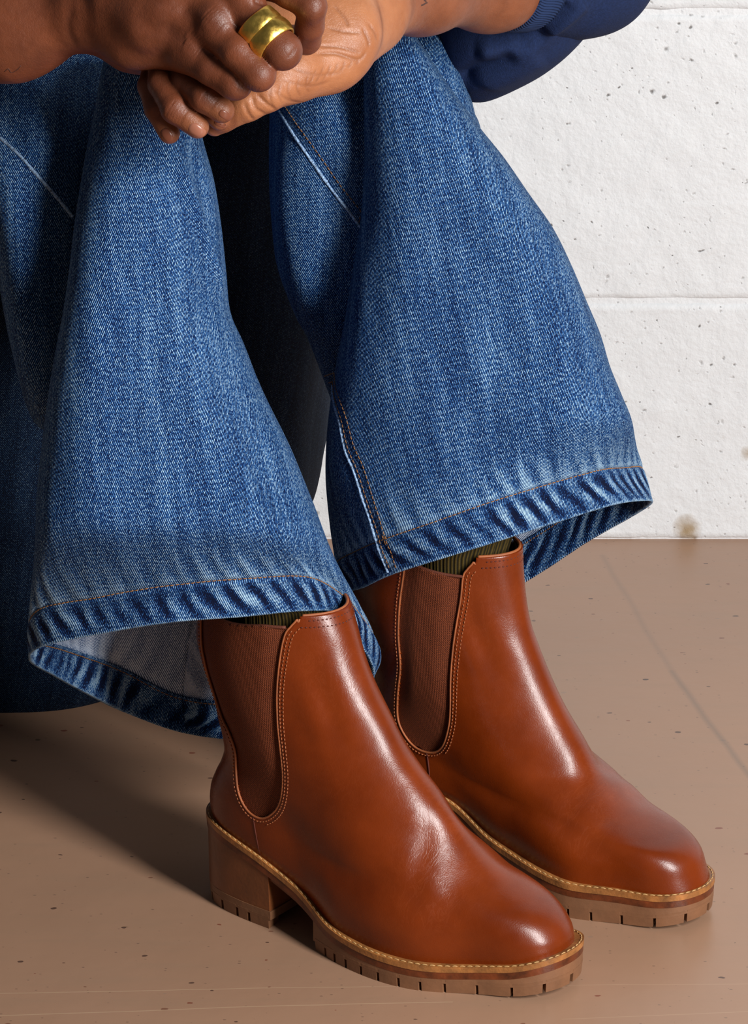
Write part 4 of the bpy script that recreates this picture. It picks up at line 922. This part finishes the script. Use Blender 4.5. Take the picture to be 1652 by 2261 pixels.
cl += wr(392, 248, -60, 44, 6, 7, -.0005, .0006)+wr(462, 222, -55, 40, 6, 6, -.0005, .0006)+wr(350, 245, -65, 30, 3, 7, -.0003, .0006)
VL, mkL = carve(VL, NL, FL, cl)
# skin tone: the back of the hands is dark brown, the palm of the left hand lighter
def lx(V): d = V-CAMLOC; c, s = math.cos(PITCH), math.sin(PITCH); zz = d[:, 1]*c-d[:, 2]*s; return 826+FPX*d[:, 0]/zz, 1130.5-FPX*(d[:, 1]*s+d[:, 2]*c)/zz
WR_ = U_(826, 30, 2.30); AX = U_(600, 150, 2.23)-WR_; AX /= np.linalg.norm(AX)
NL2 = vnormals(VL, FL); al = (VL-WR_)@AX; front = smooth01(-.25, .45, NL2@VIEW); low = smooth01(-.2, .5, -NL2[:, 2])
digits = np.zeros(len(VL))
for ch in ([(332, 190, 2.216), (346, 240, 2.206), (374, 294, 2.200)], [(358, 185, 2.204), (388, 240, 2.190), (436, 280, 2.186)], [(412, 182, 2.198), (452, 215, 2.184), (490, 244, 2.182)], [(440, 222, 2.202), (484, 266, 2.198)]):
    d, s = seg_dist(VL, np.array([U_(*q) for q in ch])); digits = np.maximum(digits, smooth01(.0125, .0095, d)*(1-.35*smooth01(.55, 1, s)))
palmL = np.clip(np.maximum(front, low)*smooth01(-.045, .012, al)*(1-digits), 0, 1); palmL = np.maximum(palmL, .30*smooth01(.05, -.03, al)*0+.22*(al < .03)*(1-digits))
V = np.vstack([VR, VL]); Fm = np.vstack([FR, FL+len(VR)])
kn = np.concatenate([mkR*.8, mkL*.55]); pal = np.concatenate([np.zeros(len(VR)), palmL])
for c_, r_ in (((430, 98, 2.18), .016), ((474, 44, 2.17), .014), ((519, 190, 2.17), .012), ((571, 168, 2.16), .012), ((632, 120, 2.16), .013), ((700, 20, 2.17), .012)):
    d = np.linalg.norm(V-U_(*c_), axis=1); kn = np.maximum(kn, .7*np.exp(-(d/r_)**2))
body = make('body', V-P0, Fm, M['skin'], person, attrs={'palm': pal, 'knuckle': kn}, label='bare brown forearms and clasped hands')
HB = BVHTree.FromPolygons(V.tolist(), Fm.tolist())
def patch(name, cx, cy, ang, a, b, mat, lift=.0004, th=.0005, p=2.6):
    """a fingernail: a small curved plate laid on the fingertip"""
    n = 15; ca, sa = math.cos(math.radians(ang)), math.sin(math.radians(ang)); R = []
    for r in np.linspace(0, 1, 6):
        row = []
        for t in np.linspace(0, 2*PI, 28, endpoint=False):
            x = a*r*math.copysign(abs(math.cos(t))**(2/p), math.cos(t)); y = b*r*math.copysign(abs(math.sin(t))**(2/p), math.sin(t))
            q = (cx+x*ca-y*sa, cy+x*sa+y*ca); d = unproj(q[0], q[1], 2.4)-CAMLOC; hit = HB.ray_cast(Vector(CAMLOC), Vector(d).normalized())
            pt = np.array(hit[0]) if hit[0] is not None else row[-1]; row.append(pt)
        R.append(row)
    R = np.array(R); ctr = R[0].mean(0); nrm = np.array(VIEW)
    # keep the plate on one smooth surface: fit a quadric height field over the hits
    e1 = R[-1, 0]-R[-1, 14]; e1 = e1-nrm*e1.dot(nrm); e1 /= np.linalg.norm(e1); e2 = np.cross(nrm, e1)
    q = (R.reshape(-1, 3)-ctr); xx, yy, hh = q@e1, q@e2, q@nrm; A = np.stack([np.ones_like(xx), xx, yy, xx*xx, xx*yy, yy*yy], 1)
    w = np.ones(len(hh))
    for _ in range(4): co = np.linalg.lstsq(A*w[:, None], hh*w, rcond=None)[0]; rs = np.abs(A@co-hh); w = 1/(1+(rs/.0006)**2)
    Hh = A@co+lift; Pp = ctr+xx[:, None]*e1+yy[:, None]*e2+Hh[:, None]*nrm; Pp[-28:] -= nrm*(lift+.0004)
    Fp = gridfaces(6, 28).tolist(); return make(name, Pp-P0, Fp, mat, body)
patch('fingernail', 369, 298, 58, 19, 12, M['nail_dark']); patch('fingernail', 434, 287, 28, 22, 14, M['nail']); patch('fingernail', 496, 254, 35, 16, 10, M['nail_dark']); patch('fingernail', 485, 272, 30, 15, 9, M['nail_dark'])
# faint tattoo lines on both forearms
def ink(pts, r=.0005):
    P, n = on_cloth(HB, pts, 24)
    if len(P) > 4: mb = MB(); mb.tube(P-n*r*.55-P0, r, seg=6); mb.build('tattoo_line', M['ink'], body)
ink([(10, 158), (18, 152), (24, 160), (32, 158), (40, 152), (46, 145)], .0004); ink([(930, 12), (938, 9), (941, 3), (936, 0)], .0007); ink([(936, 9), (944, 6)], .0006)
# ---- rings on the ring finger of the hand on top
fa, fb = U_(563, 49, 2.172), U_(622, 110, 2.162); fd = (fb-fa)/np.linalg.norm(fb-fa)
def ring_band(c, width, r, bulge, label, tilt=0.0, seed=1):
    v = np.cross(fd, VIEW); v /= np.linalg.norm(v); u = np.cross(v, fd); ax = fd+u*tilt; ax /= np.linalg.norm(ax)
    nt = 96; th = np.linspace(0, 2*PI, nt, endpoint=False)
    prof = [(-.5, 0), (-.44, .0007), (-.2, .0011+bulge*.6), (0, .0011+bulge), (.2, .0011+bulge*.6), (.44, .0007), (.5, 0), (.45, -.0009), (-.45, -.0009)]
    G = np.array([[ax*(p[0]*width*(1+.05*np.sin(2*t+seed)))+(v*np.cos(t)+u*np.sin(t)*.93)*(r+p[1]+.0002*math.sin(5*t+seed*3+p[0]*4)) for p in prof] for t in th])
    o = make('gold_ring', G.reshape(-1, 3), gridfaces(nt, len(prof)).tolist()+[[(nt-1)*9+k, (nt-1)*9+(k+1) % 9, (k+1) % 9, k] for k in range(9)], M['gold'], None, label=label, category='ring', group='gold rings on the ring finger')
    o.location = c; return o
ring_band(fa+fd*.0046, .0108, .0127, .0001, 'upper hammered gold ring, nearer the knuckle, partly under the wider band', .02, 1)
ring_band(fa+fd*.0140, .0114, .0130, .0005, 'wider hammered gold ring, nearer the bent finger joint', .05, 2)
# ================================================================== sweatshirt
def shell(name, rings, mat, parent, nv=100, ns=160, fs=(), amp=.002, th=.002, seed=31, nscale=(20, 20, 14), **p):
    G, t = loft_rings(rings, nv, ns); N = out_normals(G); UV = cloth_uv(G)
    if fs: G = folds(G, N, fs)
    G = G+N*(amp*vnoise(G*np.array(nscale)+seed, seed))[..., None]
    V, F, U, W, mi = join_grids([(G, UV, 0.0, 0)]); o = make(name, V-P0, F, mat, parent, uv=U, **p)
    md = o.modifiers.new('thickness', 'SOLIDIFY'); md.thickness = th; md.offset = -1; return o
sweater_rings = [ring_pts(222, 1044, 1052, 2.56, .004), ring_pts(206, 1020, 1094, 2.56, .022), ring_pts(178, 990, 1152, 2.56, .036), ring_pts(146, 975, 1209, 2.555, .046), ring_pts(103, 965, 1263, 2.55, .052), ring_pts(54, 960, 1306, 2.55, .056), ring_pts(0, 960, 1336, 2.55, .058),
                 ring_pts(-80, 940, 1345, 2.56, .060), ring_pts(-200, 860, 1310, 2.60, .062), ring_pts(-400, 640, 1120, 2.66, .066), ring_pts(-600, 400, 860, 2.72, .07), ring_pts(-700, 200, 600, 2.74, .05)]
sw = shell('sweatshirt', sweater_rings, M['sweat'], person, nv=150, fs=[([(1010, 180), (1041, 162), (1090, 140), (1140, 112)], -.008, .006), ([(1050, 110), (1110, 112), (1180, 85), (1240, 30)], .009, .009), ([(1060, 190), (1130, 160), (1200, 118)], .004, .012), ([(1130, 95), (1200, 60), (1260, 5)], -.004, .008)], amp=.0015, label='navy blue sweatshirt with pushed-up sleeve')
# sleeve gathered above the cuff, and the ribbed cuff round the forearm
def tube_rings(pts, n=16):
    """pts: (px, py, Y, half height px, depth m) stations along the forearm -> rings round it"""
    C = np.array([unproj(*q[:3]) for q in pts]); T = np.gradient(C, axis=0); out = []
    for c, t, q in zip(C, T, pts):
        t = t/np.linalg.norm(t); a = np.cross(t, VIEW); a /= np.linalg.norm(a); b = np.cross(a, t); b *= np.sign(b@VIEW); r = q[3]/3450.0
        out.append(np.array([c+a*r*math.cos(k*2*PI/n)*(-1)+b*q[4]*math.sin(k*2*PI/n) for k in range(n)]))
    return out
shell('sleeve', tube_rings([(1150, -50, 2.495, 128, .036), (1185, -52, 2.505, 140, .041), (1215, -55, 2.515, 150, .045), (1250, -62, 2.525, 160, .050), (1300, -80, 2.54, 165, .052), (1350, -130, 2.56, 150, .05)]), M['sweat'], sw, nv=120,
      fs=[([(1130, 88), (1180, 62), (1220, 0)], .007, .006), ([(1165, 90), (1215, 50), (1250, 0)], -.007, .006), ([(1200, 80), (1260, 30), (1290, 0)], .006, .007)], amp=.0012, seed=41)
G, t = loft_rings(tube_rings([(1108, -44, 2.470, 112, .031), (1118, -46, 2.475, 117, .034), (1135, -48, 2.482, 120, .036), (1152, -50, 2.490, 122, .036), (1165, -50, 2.495, 118, .034)]), 50, 480)
N = out_normals(G); th = np.linspace(0, 2*PI, G.shape[1]); G = G+N*(.0006*np.sin(th*110))[None, :, None]; V, F, U, W_, mi = join_grids([(G, cloth_uv(G), 0., 0)])
o = make('ribbed_cuff', V-P0, F, M['rib'], sw, uv=U); md = o.modifiers.new('thickness', 'SOLIDIFY'); md.thickness = .0025; md.offset = -1
# the other sleeve, wholly left of the frame
shell('sleeve', tube_rings([(-150, 66, 2.360, 150, .040), (-190, 66, 2.372, 172, .046), (-300, 68, 2.40, 186, .052), (-420, 60, 2.44, 200, .056), (-520, 0, 2.49, 215, .060), (-560, -120, 2.54, 225, .064), (-560, -300, 2.60, 235, .068), (-540, -520, 2.66, 240, .07)]), M['sweat'], sw, nv=100, amp=.0015, seed=51)
# the body of the sweatshirt leans over the thighs, unseen above the frame, added for its shadow
shell('torso_panel', [ring_pts(-60, -520, 560, 2.76, .02), ring_pts(-90, -600, 640, 2.76, .09), ring_pts(-200, -640, 680, 2.755, .12), ring_pts(-500, -640, 700, 2.74, .125), ring_pts(-900, -620, 700, 2.72, .12), ring_pts(-1100, -480, 560, 2.71, .09), ring_pts(-1160, -100, 200, 2.71, .03)], M['sweat'], sw, nv=60, amp=.006)
